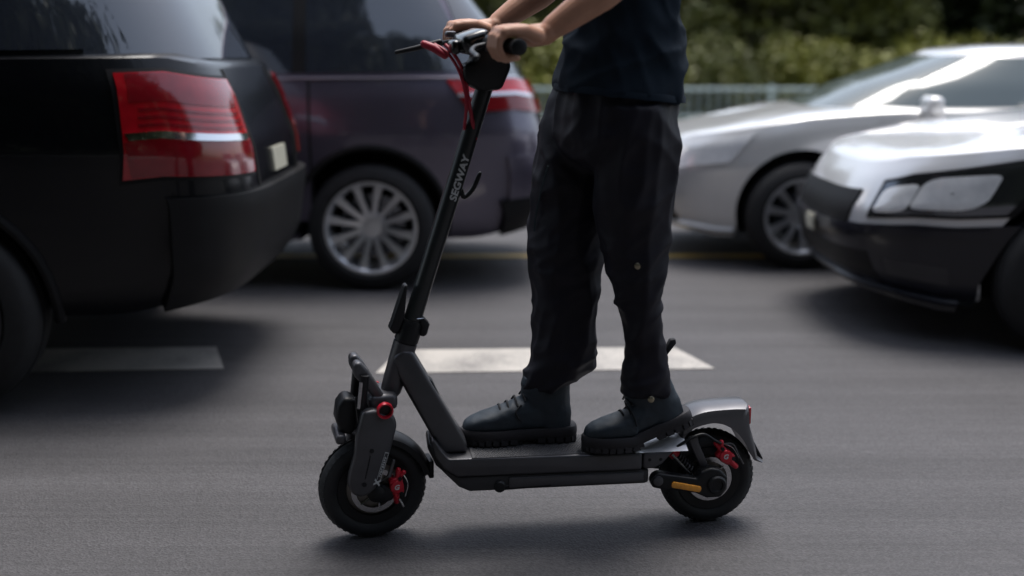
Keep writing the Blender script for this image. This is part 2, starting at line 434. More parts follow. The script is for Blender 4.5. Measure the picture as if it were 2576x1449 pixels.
        s.patch('rear_window', [(math.pi-t1, .08), (math.pi+t1, .08), (math.pi+t0*1.1, .93), (math.pi-t0*1.1, .93)], GL, .005, .012, 24, 10, f2)
        s.f = f
    def place(s, x_front, y_mid, rz=0.0):
        s.root.location = (x_front+s.L/2, y_mid, 0); s.root.rotation_euler = (0, 0, math.pi+rz)

def door_set(c, cuts, v0=.13, v1=.985):
    for i in range(len(cuts)-1):
        d = c.side('door', cuts[i]+.006, cuts[i+1]-.006, v0, v1, c.paint, .0045, .014)
        c.side('door_gap', cuts[i]-.007, cuts[i]+.007, v0, v1, M_WELL, .0025, .006, nu=1, nv=12)
        for k, q in enumerate(d):
            sd = 1 if k == 0 else -1
            x = cuts[i]+.10; p = c.P(c.th(x, .86), .86)
            G().box((x, sd*p.y-.006 if sd > 0 else sd*p.y-.034, p.z-.014), (x+.19, sd*p.y+.034 if sd > 0 else sd*p.y+.006, p.z+.012), .01).build('handle', c.paint, q)

def wheel_trim(c, m, w=.03):
    """arch mouldings"""
    for xw in c.xw:
        for sd in (1, -1):
            R = []
            for k in range(25):
                a = math.pi*(k/24)*1.08-.04*math.pi
                x, z = xw+.415*math.cos(a), c.wr+.02+.415*math.sin(a)
                R.append((x, z))
            G().tube([(x, sd*(abs(c.P(c.th(x, min(1, max(.02, (z-c.zbot)/(c.ztop(x)-c.zbot)))), min(1, max(.02, (z-c.zbot)/(c.ztop(x)-c.zbot)))).y)-.004), z) for x, z in R], w*.6, 8).build('wheel_arch_trim', m, c.root)
def sills(c, m):
    c.side('side_skirt', c.xw[1]+.44, c.xw[0]-.44, .0, .11, m, .012, .02)
def mirrors(c, x, z, m):
    for sd in (1, -1):
        y = sd*(c.W/2-.02)
        g = G().box((x-.045, y+sd*.12-.09, z-.055), (x+.05, y+sd*.12+.09, z+.06), .035, 4).tube([(x, y-sd*.03, z-.05), (x, y+sd*.06, z-.03)], .02, 8)
        g.build('wing_mirror', m, c.root)

# --- grey-purple sport utility car, far lane
M_B = mat('grey_purple_paint', (.120, .106, .145), .30, metal=.55, coat=1.0, var=.06, vscale=3)
rB = dict(v=[0, .5, 1], xf=[.95, .62, .20], xr=[-2.18, -2.02, -1.80], hw=[.865, .80, .70], z0=1.10, z1=1.64,
          windows=[((-.93, .12), (.82, .12), (.32, .93), (-.93, .93)), ((-1.90, .14), (-1.00, .12), (-1.00, .93), (-1.66, .93))], glass='blue')
B = Car('car', 'grey purple sport utility car with bright spoked wheels on the yellow line', 4.62, 1.86, M_B, 1.15,
        [(-2.32, 1.08), (-2.1, 1.14), (-1.0, 1.135), (.9, 1.08), (1.3, 1.05), (2.1, .92), (2.32, .80)], zb=.27, roof=rB, wheelbase=2.72, wr=.345, rim=.25, front_over=.92, nplan=6, spokes=12, arch=.40)
door_set(B, [-1.02, .02, .98])
sills(B, M_BLACKP); wheel_trim(B, M_BLACKP); mirrors(B, .80, 1.16, M_B)
B.side('waist_moulding', -2.0, 1.0, .998, 1.0, M_CHROME, .010, .010, nv=1)
pi = math.pi
for sd in (1,):
    f = lambda th, v, o: B.P(th, v, o)
    tl = B.patch('tail_lamp', [(B.th(-1.86, .80), .80), (pi-.10, .80), (pi-.10, .985), (B.th(-1.74, .985), .985)], M_RED, .012, .03, 26, 8, None, None, True)
    for k, t in enumerate(tl):
        B_m = B.patch('lamp_strip', [(B.th(-1.80, .885), .885), (pi-.12, .885), (pi-.12, .905), (B.th(-1.80, .905), .905)], M_CHROME, .018, .012, 26, 2, None, t)[0]
        if k == 1:
            for v in B_m.data.vertices: v.co.y *= -1
        lo = B.patch('lower_lens', [(B.th(-1.86, .80), .795), (pi-.10, .795), (pi-.10, .88), (B.th(-1.83, .88), .88)], M_REDD, .016, .012, 26, 4, None, t)[0]
        if k == 1:
            for v in lo.data.vertices: v.co.y *= -1
B.patch('rear_bumper', [(B.th(-2.02, .02), .02), (2*pi-B.th(-2.02, .02), .02), (2*pi-B.th(-2.06, .5), .50), (B.th(-2.06, .5), .50)], M_B, .022, .05, 40, 10)
B.patch('bumper_valance', [(B.th(-2.02, .0), -.02), (2*pi-B.th(-2.02, .0), -.02), (2*pi-B.th(-2.02, .2), .22), (B.th(-2.02, .2), .22)], M_BLACKP, .032, .05, 40, 6)
B.patch('rear_reflector', [(B.th(-2.20, .36), .34), (pi-.2, .34), (pi-.2, .39), (B.th(-2.20, .36), .39)], M_REFL, .030, .012, 10, 2, None, None, True)
B.patch('number_plate', [(pi-.0042, .58), (pi+.0042, .58), (pi+.0042, .70), (pi-.0042, .70)], M_PLATE, .012, .012, 4, 2)
B.patch('tailgate_seam', [(pi-.3, .515), (pi+.3, .515), (pi+.3, .53), (pi-.3, .53)], M_BLACKP, .004, .010, 12, 2)
B.patch('headlamp', [(B.th(1.95, .70), .72), (.12, .70), (.12, .90), (B.th(1.9, .92), .94)], M_LAMPC, .010, .03, 20, 6, None, None, True)
B.patch('grille', [(-.1, .40), (.1, .40), (.1, .86), (-.1, .86)], M_BLACKP, .010, .03, 10, 6)
B.place(-4.40, 6.78, rad(0))

# --- black sport utility car, near lane left
M_A = mat('black_paint', (.003, .0035, .005), .25, ior=1.33, coat=.30, var=.1, vscale=3)
rA = dict(v=[0, .5, 1], xf=[1.0, .65, .25], xr=[-2.20, -2.06, -1.86], hw=[.855, .79, .70], z0=1.20, z1=1.76,
          windows=[((-.93, .12), (.82, .12), (.32, .93), (-.93, .93)), ((-1.98, .14), (-1.00, .12), (-1.00, .93), (-1.75, .93))], glass='blue')
A = Car('car', 'black sport utility car with tall red tail lamps crossed by a chrome bar', 4.70, 1.82, M_A, 1.25,
        [(-2.35, 1.18), (-2.1, 1.25), (-1.0, 1.24), (.9, 1.16), (1.3, 1.1), (2.1, .98), (2.35, .85)], zb=.34, roof=rA, wheelbase=2.72, wr=.36, rim=.25, front_over=.92, nplan=6, rimmat=M_RIMD, spokes=5, arch=.42)
door_set(A, [-1.02, .02, .98])
sills(A, M_BLACKP); wheel_trim(A, M_BLACKP, .035); mirrors(A, .85, 1.26, M_A)
A.patch('lamp_surround', [(A.th(-1.955, .53), .522), (pi-.12, .522), (pi-.10, .958), (A.th(-1.93, .95), .958)], M_BLACKP, .006, .02, 40, 14, None, None, True)
tl = A.patch('tail_lamp', [(A.th(-1.97, .54), .54), (pi-.14, .54), (pi-.12, .94), (A.th(-1.95, .94), .94)], M_RED, .016, .03, 40, 14, None, None, True)
for k, t in enumerate(tl):
    for nm, v0, v1, m_, of in (('lamp_strip', .685, .715, M_CHROME, .022), ('lower_lens', .545, .68, M_REDD, .019), ('upper_lens', .83, .935, M_REDD, .019)):
        q = A.patch(nm, [(A.th(-2.0, v0), v0), (pi-.16, v0), (pi-.14, v1), (A.th(-1.985, v1), v1)], m_, of, .012, 26, 3, None, t)[0]
        if k == 1:
            for v in q.data.vertices: v.co.y *= -1
for k, t in enumerate(tl):
    for v0 in (.735, .765, .795):
        q = A.patch('lamp_bar', [(A.th(-2.03, v0), v0), (pi-.17, v0), (pi-.17, v0+.012), (A.th(-2.03, v0), v0+.012)], M_REDD, .019, .008, 26, 1, None, t)[0]
        if k == 1:
            for v in q.data.vertices: v.co.y *= -1
A.patch('tailgate_gap', [(pi-.085, .46), (pi-.075, .46), (pi-.075, .985), (pi-.085, .985)], M_WELL, .003, .006, 1, 14, None, None, True)
A.side('fuel_flap', -1.62, -1.44, .74, .90, M_A, .0035, .008, False)
A.patch('rear_bumper', [(A.th(-2.05, .02), .0), (2*pi-A.th(-2.05, .02), .0), (2*pi-A.th(-2.10, .45), .45), (A.th(-2.10, .45), .45)], M_BLACKP, .03, .06, 40, 10)
A.patch('number_plate', [(pi-.003, .50), (pi+.003, .50), (pi+.003, .62), (pi-.003, .62)], M_PLATE, .012, .012, 4, 2)
A.patch('headlamp', [(A.th(1.95, .70), .72), (.12, .70), (.12, .90), (A.th(1.9, .92), .94)], M_LAMPC, .010, .03, 20, 6, None, None, True)
A.place(-.97-4.70, 3.72+.91)

# --- silver saloon, far lane right
M_C = mat('silver_white_paint', (.80, .79, .77), .28, metal=.35, coat=1.0, var=.04, vscale=3)
rC = dict(v=[0, .5, 1], xf=[1.34, .92, .36], xr=[-1.95, -1.60, -1.20], hw=[.81, .73, .61], z0=.88, z1=1.27,
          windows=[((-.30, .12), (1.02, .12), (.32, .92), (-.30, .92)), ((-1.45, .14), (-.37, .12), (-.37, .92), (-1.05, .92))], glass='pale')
C = Car('car', 'silver white saloon car with sloping windscreen in front of the hedge', 4.5, 1.78, M_C, .95,
        [(-2.25, .92), (-2.0, .98), (-1.0, .95), (.9, .93), (1.3, .90), (2.0, .78), (2.25, .66)], zb=.20, roof=rC, wheelbase=2.66, wr=.32, rim=.225, front_over=.88, nplan=4.2, spokes=10, arch=.375)
door_set(C, [-1.0, -.05, .95])
sills(C, M_BLACKP); mirrors(C, .70, .97, M_C)
hl = C.patch('headlamp', [(C.th(1.80, .66), .70), (.35, .66), (.30, .88), (C.th(1.65, .92), .95)], M_LAMPC, .010, .03, 22, 8, None, None, True)
C.patch('grille', [(-.16, .42), (.16, .42), (.2, .84), (-.2, .84)], M_BLACKP, .010, .03, 14, 6)
C.patch('lower_intake', [(-.5, .08), (.5, .08), (.45, .32), (-.45, .32)], M_BLACKP, .012, .03, 24, 6)
C.patch('front_bumper_lip', [(-C.th(1.75, .02), -.04), (C.th(1.75, .02), -.04), (C.th(1.75, .06), .06), (-C.th(1.75, .06), .06)], M_C, .03, .04, 40, 4)
C.patch('number_plate', [(-.004, .36), (.004, .36), (.004, .50), (-.004, .50)], M_PLATE, .024, .012, 4, 2)
C.place(.84, 6.45+.89)

# --- navy car, near lane right
M_D = mat('pearl_white_paint', (.80, .80, .81), .26, metal=.3, coat=1.0, var=.04, vscale=3)
M_DN = mat('navy_cladding', (.003, .0035, .010), .32, coat=.3, var=.1, vscale=3)
rD = dict(v=[0, .5, 1], xf=[.92, .50, .0], xr=[-2.0, -1.7, -1.30], hw=[.83, .75, .64], z0=.92, z1=1.36,
          windows=[((-.45, .12), (.70, .12), (.05, .92), (-.45, .92)), ((-1.55, .14), (-.52, .12), (-.52, .92), (-1.15, .92))])
D = Car('car', 'pearl white car with navy lower bumper and skirts and large pale headlamps', 4.5, 1.80, M_D, .95,
        [(-2.25, .95), (-2.0, 1.02), (-1.0, .98), (.9, .95), (1.3, .92), (2.0, .82), (2.25, .73)], zb=.20, roof=rD, wheelbase=2.66, wr=.325, rim=.225, front_over=.90, nplan=4.0, rimmat=M_RIMD, spokes=5, arch=.38)
door_set(D, [-1.0, -.05, .95])
sills(D, M_DN); mirrors(D, .70, .99, M_D)
D.patch('lower_bumper', [(-D.th(1.738, .02), -.03), (D.th(1.738, .02), -.03), (D.th(1.60, .5), .52), (-D.th(1.60, .5), .52)], M_DN, .010, .03, 60, 10)
D.side('lower_door_cladding', D.xw[1]+.42, D.xw[0]-.42, .11, .50, M_DN, .012, .02)
D.patch('lamp_surround', [(D.th(1.63, .60), .575), (.375, .575), (.395, .865), (D.th(1.36, .90), .945)], M_BLACKP, .005, .02, 24, 10, None, None, True)
hl = D.patch('headlamp', [(D.th(1.66, .62), .60), (.40, .60), (.42, .84), (D.th(1.42, .90), .92)], M_LAMPI, .012, .03, 24, 10, None, None, True)
for k, h in enumerate(hl):
    for t_, v_, kt, kv in ((.520, .715, .095, .092), (.775, .745, .150, .108)):
        sg_ = lambda q: math.copysign(abs(q)**.45, q)
        fn_ = lambda r_, ph, o, t_=t_, v_=v_, kt=kt, kv=kv: D.P(t_+r_*sg_(math.cos(ph))*kt+.25*kt*r_*math.sin(ph), v_+r_*sg_(math.sin(ph))*kv, o+.003*(1-r_**2))
        q = D.patch('lamp_bowl', [(1, 0), (.04, 0), (.04, 2*pi), (1, 2*pi)], M_LAMPC, .0165, .006, 6, 32, fn_, h)[0]
        if k == 1:
            for v in q.data.vertices: v.co.y *= -1
D.patch('grille', [(-.22, .36), (.22, .36), (.26, .80), (-.26, .80)], M_BLACKP, .010, .03, 14, 6)
D.patch('lower_intake', [(-.45, .06), (.45, .06), (.4, .28), (-.4, .28)], M_BLACKP, .012, .03, 24, 6)
D.patch('bumper_moulding', [(-D.th(1.72, .46), .44), (D.th(1.72, .46), .44), (D.th(1.72, .5), .50), (-D.th(1.72, .5), .50)], M_DN, .022, .03, 44, 4)
D.patch('front_bumper_lip', [(-D.th(1.8, .02), -.08), (D.th(1.8, .02), -.08), (D.th(1.8, .05), .03), (-D.th(1.8, .05), .03)], M_DN, .035, .045, 44, 4)
D.patch('fog_lamp_trim', [(D.th(1.85, .2), .12), (.52, .12), (.50, .24), (D.th(1.85, .2), .24)], M_RIMD, .012, .02, 18, 4, None, None, True)
D.patch('number_plate', [(-.006, .34), (.006, .34), (.006, .48), (-.006, .48)], M_PLATE, .030, .012, 4, 2)
D.place(1.50, 4.52+.90)

# ------------------------------------------------------------------ scooter
RB = Vector((.537, 2.864, 0)); FW = Vector((-.992377, -.123236, 0))
HEAD = math.atan2(FW.y, FW.x)
sco = empty('electric_scooter', RB, HEAD)
tag(sco, 'dark grey electric kick scooter with red brake calipers ridden by the person', 'scooter')
M_DG = mat('scooter_grey', (.074, .074, .082), .40, metal=.35, coat=.15, var=.08, vscale=20, bump=.02, bscale=400)
M_PLT = mat('foot_plate_highlight', (.66, .66, .67), .36, metal=.35, var=.06, vscale=15)  # base colour lightened to carry the sky highlight on the plate
M_SIL = mat('scooter_light_grey', (.12, .12, .13), .34, metal=.55, coat=.1, var=.06, vscale=15)
M_BLK = mat('scooter_black', (.0065, .0075, .0095), .45, var=.15, vscale=30, bump=.03, bscale=300, ior=1.42)
M_STEM = mat('stem_black', (.012, .016, .018), .38, coat=.1, var=.1, vscale=20)
M_REDA = mat('red_anodised', (.55, .010, .030), .35, metal=.25, coat=.3, var=.08, vscale=40)
M_REDS = mat('red_hose', (.36, .012, .035), .45, var=.1)
M_ORG = mat('orange_reflector', (.85, .33, .01), .25, coat=1.0, var=.15, vscale=120)
M_WHT = mat('white_print', (.55, .57, .58), .5)
M_HUB = mat('hub_alloy', (.22, .205, .19), .42, metal=.5, var=.10, vscale=15)
M_STEEL = mat('steel', (.55, .55, .57), .25, metal=1.0)
M_DECK = mat('deck_rubber', (.085, .085, .090), .75, bump=.25, bscale=180, var=.15, vscale=60)
M_RUB = mat('scooter_tyre', (.015, .017, .020), .62, var=.3, vscale=18, bump=.1, bscale=150)
# steering
AX0 = Vector((.80, 0, .59)); AXD = Vector((-.19, 0, .59)).normalized(); STEER = rad(10)
MS = Matrix.Translation(AX0) @ Matrix.Rotation(STEER, 4, AXD) @ Matrix.Translation(-AX0)
def st(g): return g.xf(MS)

def tyre(g, c, R, w, rin):
    prof = [(-w*.72, rin), (-w*.95, rin+.012), (-w, (R+rin)/2), (-w*.86, R-.013), (-w*.55, R-.004), (-.006, R), (-.005, R-.0035), (.005, R-.0035), (.006, R),
            (w*.55, R-.004), (w*.86, R-.013), (w, (R+rin)/2), (w*.95, rin+.012), (w*.72, rin)]
    g.lathe(prof, c, 72, loop=True)
    n = 46                                       # tread blocks along both shoulders
    for k in range(n):
        a = 2*math.pi*k/n
        for sd in (-1, 1):
            V = []
            for da, o, r in ((-.045, .42, R-.001), (.030, .42, R-.001), (.060, .82, R-.0095), (-.015, .82, R-.0095)):
                for e in (-.004, .0004):
                    V.append((c[0]+(r+e)*math.cos(a+da), c[1]+sd*o*w, c[2]+(r+e)*math.sin(a+da)))
            g.add(V, [(1, 3, 5, 7), (0, 1, 7, 6), (2, 3, 1, 0), (4, 5, 3, 2), (6, 7, 5, 4)])
def wheel(c, R, w, rin, steer, sidehub, nm):
    ap = st if steer else (lambda g: g)
    hub = ap(G().lathe([(-.030, .006), (-.030, .040), (-.018, rin-.016), (.018, rin-.016), (.030, .040), (.030, .006)], c, 48)).build(nm, M_HUB, sco)
    g = G(); tyre(g, c, R, w, rin); ap(g).build('tyre', M_RUB, hub, 50)
    ap(G().lathe([(-.028, rin-.018), (-.030, rin+.004), (-.022, rin+.006), (.022, rin+.006), (.030, rin+.004), (.028, rin-.018), (.020, rin-.020), (-.020, rin-.020)], c, 64, loop=True)).build('rim', M_BLK, hub)
    # vented brake disc
    g = G(); n = 24
    g.lathe([(.0335, .049), (.0335, .062), (.0353, .062), (.0353, .049)], c, 64, loop=True)
    for k in range(6):
        a = 2*math.pi*k/6; g.tube([(c[0]+.022*math.cos(a), c[1]+.0344, c[2]+.022*math.sin(a)), (c[0]+.052*math.cos(a+.3), c[1]+.0344, c[2]+.052*math.sin(a+.3))], .0028, 6)
    ap(g).build('brake_disc', M_STEEL, hub)
    return hub
CF = Vector((.913, 0, .1425)); RF = .1425
CR = Vector((.004, 0, .131)); RR = .131
wheel(CF, RF, .034, .093, True, True, 'front_wheel')
wheel(CR, RR, .033, .084, False, True, 'rear_wheel')

# fork: covers with shocks both sides
FO = .012
fork = [(.934, .382), (.905, .384), (.852, .362), (.846, .335), (.865, .267), (.887, .206), (.905, .168), (.922, .153), (.945, .147), (.966, .158), (.977, .185), (.972, .215), (.957, .263), (.950, .319)]
fork = [(a+FO, b) for a, b in fork]
for sd in (1, -1):
    t0, t1 = (.048, .082) if sd > 0 else (-.082, -.048)
    f_ = st(G().prism(fork, t0, t1, .010, 3)).build('fork_leg', M_DG, sco)
    yo = sd*.0825
    for (a, b) in ((.914, .275), (.935, .184)):
        st(G().lathe([(-.004, .001), (-.004, .0062), (.0006, .0062), (.0008, .001)] if sd > 0 else [(.004, .001), (.004, .0062), (-.0006, .0062), (-.0008, .001)], (a+FO, yo, b), 16)).build('bolt', M_BLK, f_)
    st(G().tube([(.918+FO, yo-.0004*sd, .262), (.932+FO, yo-.0004*sd, .200)], .0016, 6)).build('groove', M_BLK, f_)
# red ring pivot
for sd in (1, -1):
    y0 = sd*.078; rr = .0215; c = (.878+FO, y0, .382)
    st(G().lathe([(0, rr*.70), (0, rr), (.010*sd, rr), (.013*sd, rr*.94), (.013*sd, rr*.78), (.004*sd, rr*.70)], c, 40, loop=True)).build('pivot_ring', M_REDA, sco)
    st(G().lathe([(-.01*sd, .002), (-.01*sd, rr*.70), (.001*sd, rr*.70), (.002*sd, rr*.5), (.002*sd, .002)], c, 32)).build('pivot_cap', M_BLK, sco)
# fork crown and links
st(G().box((.850, -.055, .368), (.925, .055, .412), .014, 3)).build('fork_crown', M_DG, sco)
st(G().prism([(.880, .400), (.905, .395), (.962, .470), (.962, .500), (.945, .505), (.925, .480)], .012, .050, .008, 3)).build('upper_link', M_DG, sco)
st(G().prism([(.880, .400), (.905, .395), (.962, .470), (.962, .500), (.945, .505), (.925, .480)], -.050, -.012, .008, 3)).build('upper_link', M_DG, sco)
for sd in (1, -1):
    st(G().tube([(.944, sd*.058, .455), (.952, sd*.058, .385)], .0055, 12)).build('damper_rod', M_STEEL, sco)
    st(G().tube([(.935, sd*.052, .470), (.946, sd*.052, .380)], .012, 14)).build('damper_body', M_BLK, sco)
st(G().prism([(.955, .400), (.985, .408), (1.002, .385), (1.008, .345), (.998, .310), (.968, .300), (.950, .330)], -.034, .034, .012, 3)).build('fork_guard', M_BLK, sco)
st(G().box((.985, -.05, .285), (1.012, .05, .312), .009, 3)).build('front_reflector_mount', M_DG, sco)
# axle block and link
st(G().lathe([(.036, .004), (.036, .024), (.060, .022), (.066, .012), (.066, .003)], (CF.x, 0, CF.z), 24)).build('axle_cap', M_BLK, sco)
st(G().prism([(.90, .165), (.925, .130), (.905, .112), (.870, .118), (.862, .150)], .036, .058, .006, 2)).build('axle_link', M_BLK, sco)
st(G().tube([(.866, .062, .235), (.880, .062, .190)], [.004, .006], 10)).build('link_pin', M_SIL, sco)

def caliper(base, ang, ap, nm='brake_caliper', hand=1):
    """floating caliper with ears, piston cap and a G mark"""
    c, s_ = math.cos(ang), math.sin(ang)
    T = Matrix.Translation(base) @ Matrix.Rotation(-ang, 4, 'Y')
    g = G()
    g.box((-.024, -.014, -.018), (.024, .008, .018), .007, 3)
    g.lathe([(-.002, .019), (.008, .0185), (.011, .0165), (.012, .012), (.012, .001)], (0, 0, 0), 32)
    g.limb([(.018, 0, .006), (.042, -.002, .012)], [.0075, .0075], 12)
    g.limb([(-.018, 0, -.004), (-.044, -.002, -.006)], [.0085, .008], 12)
    g.limb([(.022, 0, .010), (.034, .002, .024)], [.006, .0065], 12)
    g.xf(T); o = ap(g).build(nm, M_REDA, sco, 35)
    for (a, b) in ((.021, .011), (-.021, .008)):
        ap(G().lathe([(.002, .0055), (.0115, .005), (.012, .001)], (a, 0, b), 14).xf(T)).build('bolt', M_BLK, o)
    t = text_geo('G', .018, .0004, .2, .0006)
    xs = [v[0] for v in t.V]; cx = (min(xs)+max(xs))/2
    t.V = [(-(v[0]-cx), .0126+v[2], v[1]) for v in t.V]
    t.xf(Matrix.Translation(base)); ap(t).build('emblem', M_WHT, o, 0)
    ap(G().tube(curve([(-.036, .0, .018), (0, .004, .030), (.034, .002, .020)], 5), .0016, 6).xf(T)).build('pad_spring', M_STEEL, o)
    return o
caliper(Vector((.846+FO, .050, .156)), rad(82), st)
caliper(Vector((-.029, .058, .205)), rad(38), lambda g: g)
st(G().tube(curve([(.852, .055, .120), (.846, .058, .108), (.842, .058, .098)], 4), [.003]*9, 8)).build('pad_pin', M_STEEL, sco)

# front mudguard
def guard(c, r0, r1, a0, a1, w, n=22):
    R = []
    for k in range(n+1):
        a = a0+(a1-a0)*k/n; ca, sa = math.cos(a), math.sin(a); ring = []
        prof = [(-w, r0-.012), (-w*.96, r0+.002), (-w*.75, r1-.003), (-w*.35, r1+.002), (0, r1+.004), (w*.35, r1+.002), (w*.75, r1-.003), (w*.96, r0+.002), (w, r0-.012),
                (w*.9, r0-.011), (w*.85, r0-.002), (w*.6, r1-.008), (0, r1-.003), (-w*.6, r1-.008), (-w*.85, r0-.002), (-w*.9, r0-.011)]
        for o, r in prof: ring.append((c.x+r*ca, c.y+o, c.z+r*sa))
        R.append(ring)
    return G().rings(R)
st(guard(CF, RF+.004, RF+.014, rad(72), rad(168), .042)).build('front_mudguard', M_BLK, sco)
st(G().box((.752, -.03, .155), (.766, .03, .205), .004)).build('mud_flap', M_BLK, sco)

# head tube, folding joint, stem
def tube_between(a, b, r0, r1, n=28, ts=1.0):
    g = G(); a = Vector(a); b = Vector(b); d = (b-a).normalized(); u = Vector((0, 1, 0)); w = d.cross(u).normalized(); R = []
    for p, r in ((a, r0), (b, r1)): R.append([p+(u*math.cos(2*math.pi*j/n)*ts+w*math.sin(2*math.pi*j/n))*r for j in range(n)])
    return g.rings(R)
def ax(z): return Vector((.80+(.59-z)*.19/.59, 0, z))
g = G(); R = []
for z, r in ((.395, .022), (.405, .027), (.44, .029), (.50, .031), (.533, .0315)): R.append((ax(z), r))
g.tube([q[0] for q in R], [q[1] for q in R], 28); g.build('head_tube', M_DG, sco)
st(G().tube([ax(.5345), ax(.5375)], .0295, 28)).build('seam', M_BLK, sco)
st(G().tube([ax(.5375), ax(.56), ax(.585), ax(.592)], [.0315, .0315, .030, .027], 28)).build('folding_joint', M_BLK, sco)
st(G().limb([ax(.602)+Vector((-.012, .010, 0)), ax(.578)+Vector((-.034, .012, 0)), ax(.560)+Vector((-.035, .010, 0))], [.010, .013, .012], 14)).build('lock_cam', M_BLK, sco)
g = G().tube(curve([ax(.602)+Vector((-.002, .030, 0)), ax(.598)+Vector((-.026, .022, 0)), ax(.578)+Vector((-.046, .014, 0))], 6), .0016, 6); st(g).build('lock_wire', M_STEEL, sco)
st(G().prism([(.814, .690), (.823, .686), (.857, .588), (.863, .575), (.851, .560), (.837, .566), (.823, .600)], -.016, .016, .006, 3)).build('folding_latch', M_BLK, sco)
st(G().tube([ax(.588), ax(.70), ax(1.19)], [.0235, .0228, .0215], 28)).build('stem', M_STEM, sco)
# lettering on the stem
t = text_geo('SEGWAY', .036, .0003, .12, .0012, 1.02)
xs = [v[0] for v in t.V]; sc_ = .122/(max(xs)-min(xs)); x0 = min(xs)
def refine(g2, L):
    bm = bmesh.new(); vs = [bm.verts.new(v) for v in g2.V]
    for f in g2.F:
        try: bm.faces.new([vs[i] for i in f])
        except ValueError: pass
    bmesh.ops.triangulate(bm, faces=bm.faces)
    for _ in range(4):
        ed = [e for e in bm.edges if e.calc_length() > L]
        if not ed: break
        bmesh.ops.subdivide_edges(bm, edges=ed, cuts=1); bmesh.ops.triangulate(bm, faces=bm.faces)
    bm.verts.index_update(); g2.V = [tuple(v.co) for v in bm.verts]; g2.F = [tuple(v.index for v in f.verts) for f in bm.faces]; bm.free(); return g2
refine(t, .004)
p0 = ax(.902); dirv = (ax(1.02)-ax(.902)).normalized(); across = Vector((-dirv.z, 0, dirv.x))
V = []
for v in t.V:
    a = (v[0]-x0)*sc_; b = v[1]*.72; rr = .0230+v[2]
    ph = -b/.0226+.12
    # around the tube, on the side that faces outward-left
    V.append(p0+dirv*a+Vector((0, 1, 0))*rr*math.cos(ph)+(-across)*rr*math.sin(ph)*-1)
t.V = V; st(t).build('lettering', M_WHT, sco, 0)
# bag hook
hk = [ax(.925)+Vector((-.022, 0, 0)), ax(.912)+Vector((-.034, 0, -.006)), ax(.925)+Vector((-.052, 0, 0)), ax(.965)+Vector((-.058, 0, 0))]
st(G().limb(curve(hk, 6), [.006]*18+[.005], 10)).build('bag_hook', M_BLK, sco)
# fork lettering mark
yo = .0832
t = text_geo('X', .020, .0003, 0, .0014)
def on_fork(g2, a0, b0, ang, sc=1.0):
    c, s_ = math.cos(ang), math.sin(ang); V = []
    for v in g2.V:
        x = v[0]*sc; y = v[1]*sc
        V.append((a0-(c*x-s_*y), yo+v[2], b0+s_*x+c*y))
    g2.V = V; return st(g2)
FA = math.atan2(.062, .020)
b_ = on_fork(t, .9035+FO, .180, FA)
b_.build('lettering', M_WHT, sco, 0)
fr = G()
for (x0, y0, x1, y1) in ((0, .0042, .078, .0052), (0, -.0052, .078, -.0042), (.0755, -.0052, .078, .0052)):
    fr.add([(x0, y0, .0003), (x1, y0, .0003), (x1, y1, .0003), (x0, y1, .0003), (x0, y0, -.0003), (x1, y0, -.0003), (x1, y1, -.0003), (x0, y1, -.0003)],
           [(0, 1, 2, 3), (7, 6, 5, 4), (0, 4, 5, 1), (1, 5, 6, 2), (2, 6, 7, 3), (3, 7, 4, 0)])
on_fork(fr, .8985+FO, .193, FA).build('lettering_frame', M_WHT, sco, 0)
bl = G(); rr_ = random.Random(3); xx = .010
while xx < .066:                 # small worn print inside the frame
    w_ = rr_.uniform(.0025, .0055); bl.box((xx, -.0028, -.0002), (xx+w_*.35, .0028, .0003)); bl.box((xx+w_*.35, rr_.choice((-.0028, .0014, -.0007)), -.0002), (xx+w_, rr_.choice((.0021, .0028)), .0003)); xx += w_+.0022
on_fork(bl, .8985+FO, .193, FA).build('print_marks', M_WHT, sco, 0)

# down tube (gooseneck)
dn = [(.826, .520), (.803, .514), (.664, .262), (.664, .236), (.742, .236), (.742, .262), (.840, .452), (.852, .500)]
G().prism(dn, -.034, .034, .009, 3).build('down_tube', M_DG, sco)
G().prism([(.836, .440), (.842, .450), (.745, .262), (.738, .262)], -.028, .028, .002, 1).build('tube_seam', M_BLK, sco)
G().prism([(.763, .440), (.772, .420), (.733, .345), (.722, .345), (.724, .366), (.752, .430)], -.018, .018, .005, 3).build('charge_cover', M_BLK, sco)
# deck
HW = .088
def slab(pts, hw, z0, z1, bev):
    pass
g = G()
top = [(.752, .262), (.735, .236), (.205, .236), (.205, .196), (.700, .196), (.742, .214), (.760, .252)]
deck = G().prism([(.762, .272), (.752, .283), (.738, .262), (.716, .2335), (.205, .2335), (.205, .186), (.694, .186), (.728, .204), (.752, .238)], -HW, HW, .010, 3).build('deck', M_DG, sco)
# nose plan taper
for v in deck.data.vertices:
    if v.co.x > .64: v.co.y *= 1-.30*((v.co.x-.64)/.10)**2
G().prism([(.770, .262), (.764, .276), (.752, .262), (.738, .222), (.716, .200), (.726, .190), (.748, .212)], -.056, .056, .006, 3).build('deck_nose', M_BLK, sco)
# rear deck block
G().prism([(.203, .2325), (.120, .2345), (.150, .200), (.172, .188), (.203, .188)], -HW, HW, .007, 3).build('deck_end', M_DG, sco)
for s_ in (.186, .156):
    G().lathe([(-.002, .0045), (.0006, .0045), (.0008, .001)], (s_, HW, .214), 14).build('bolt', M_BLK, deck)
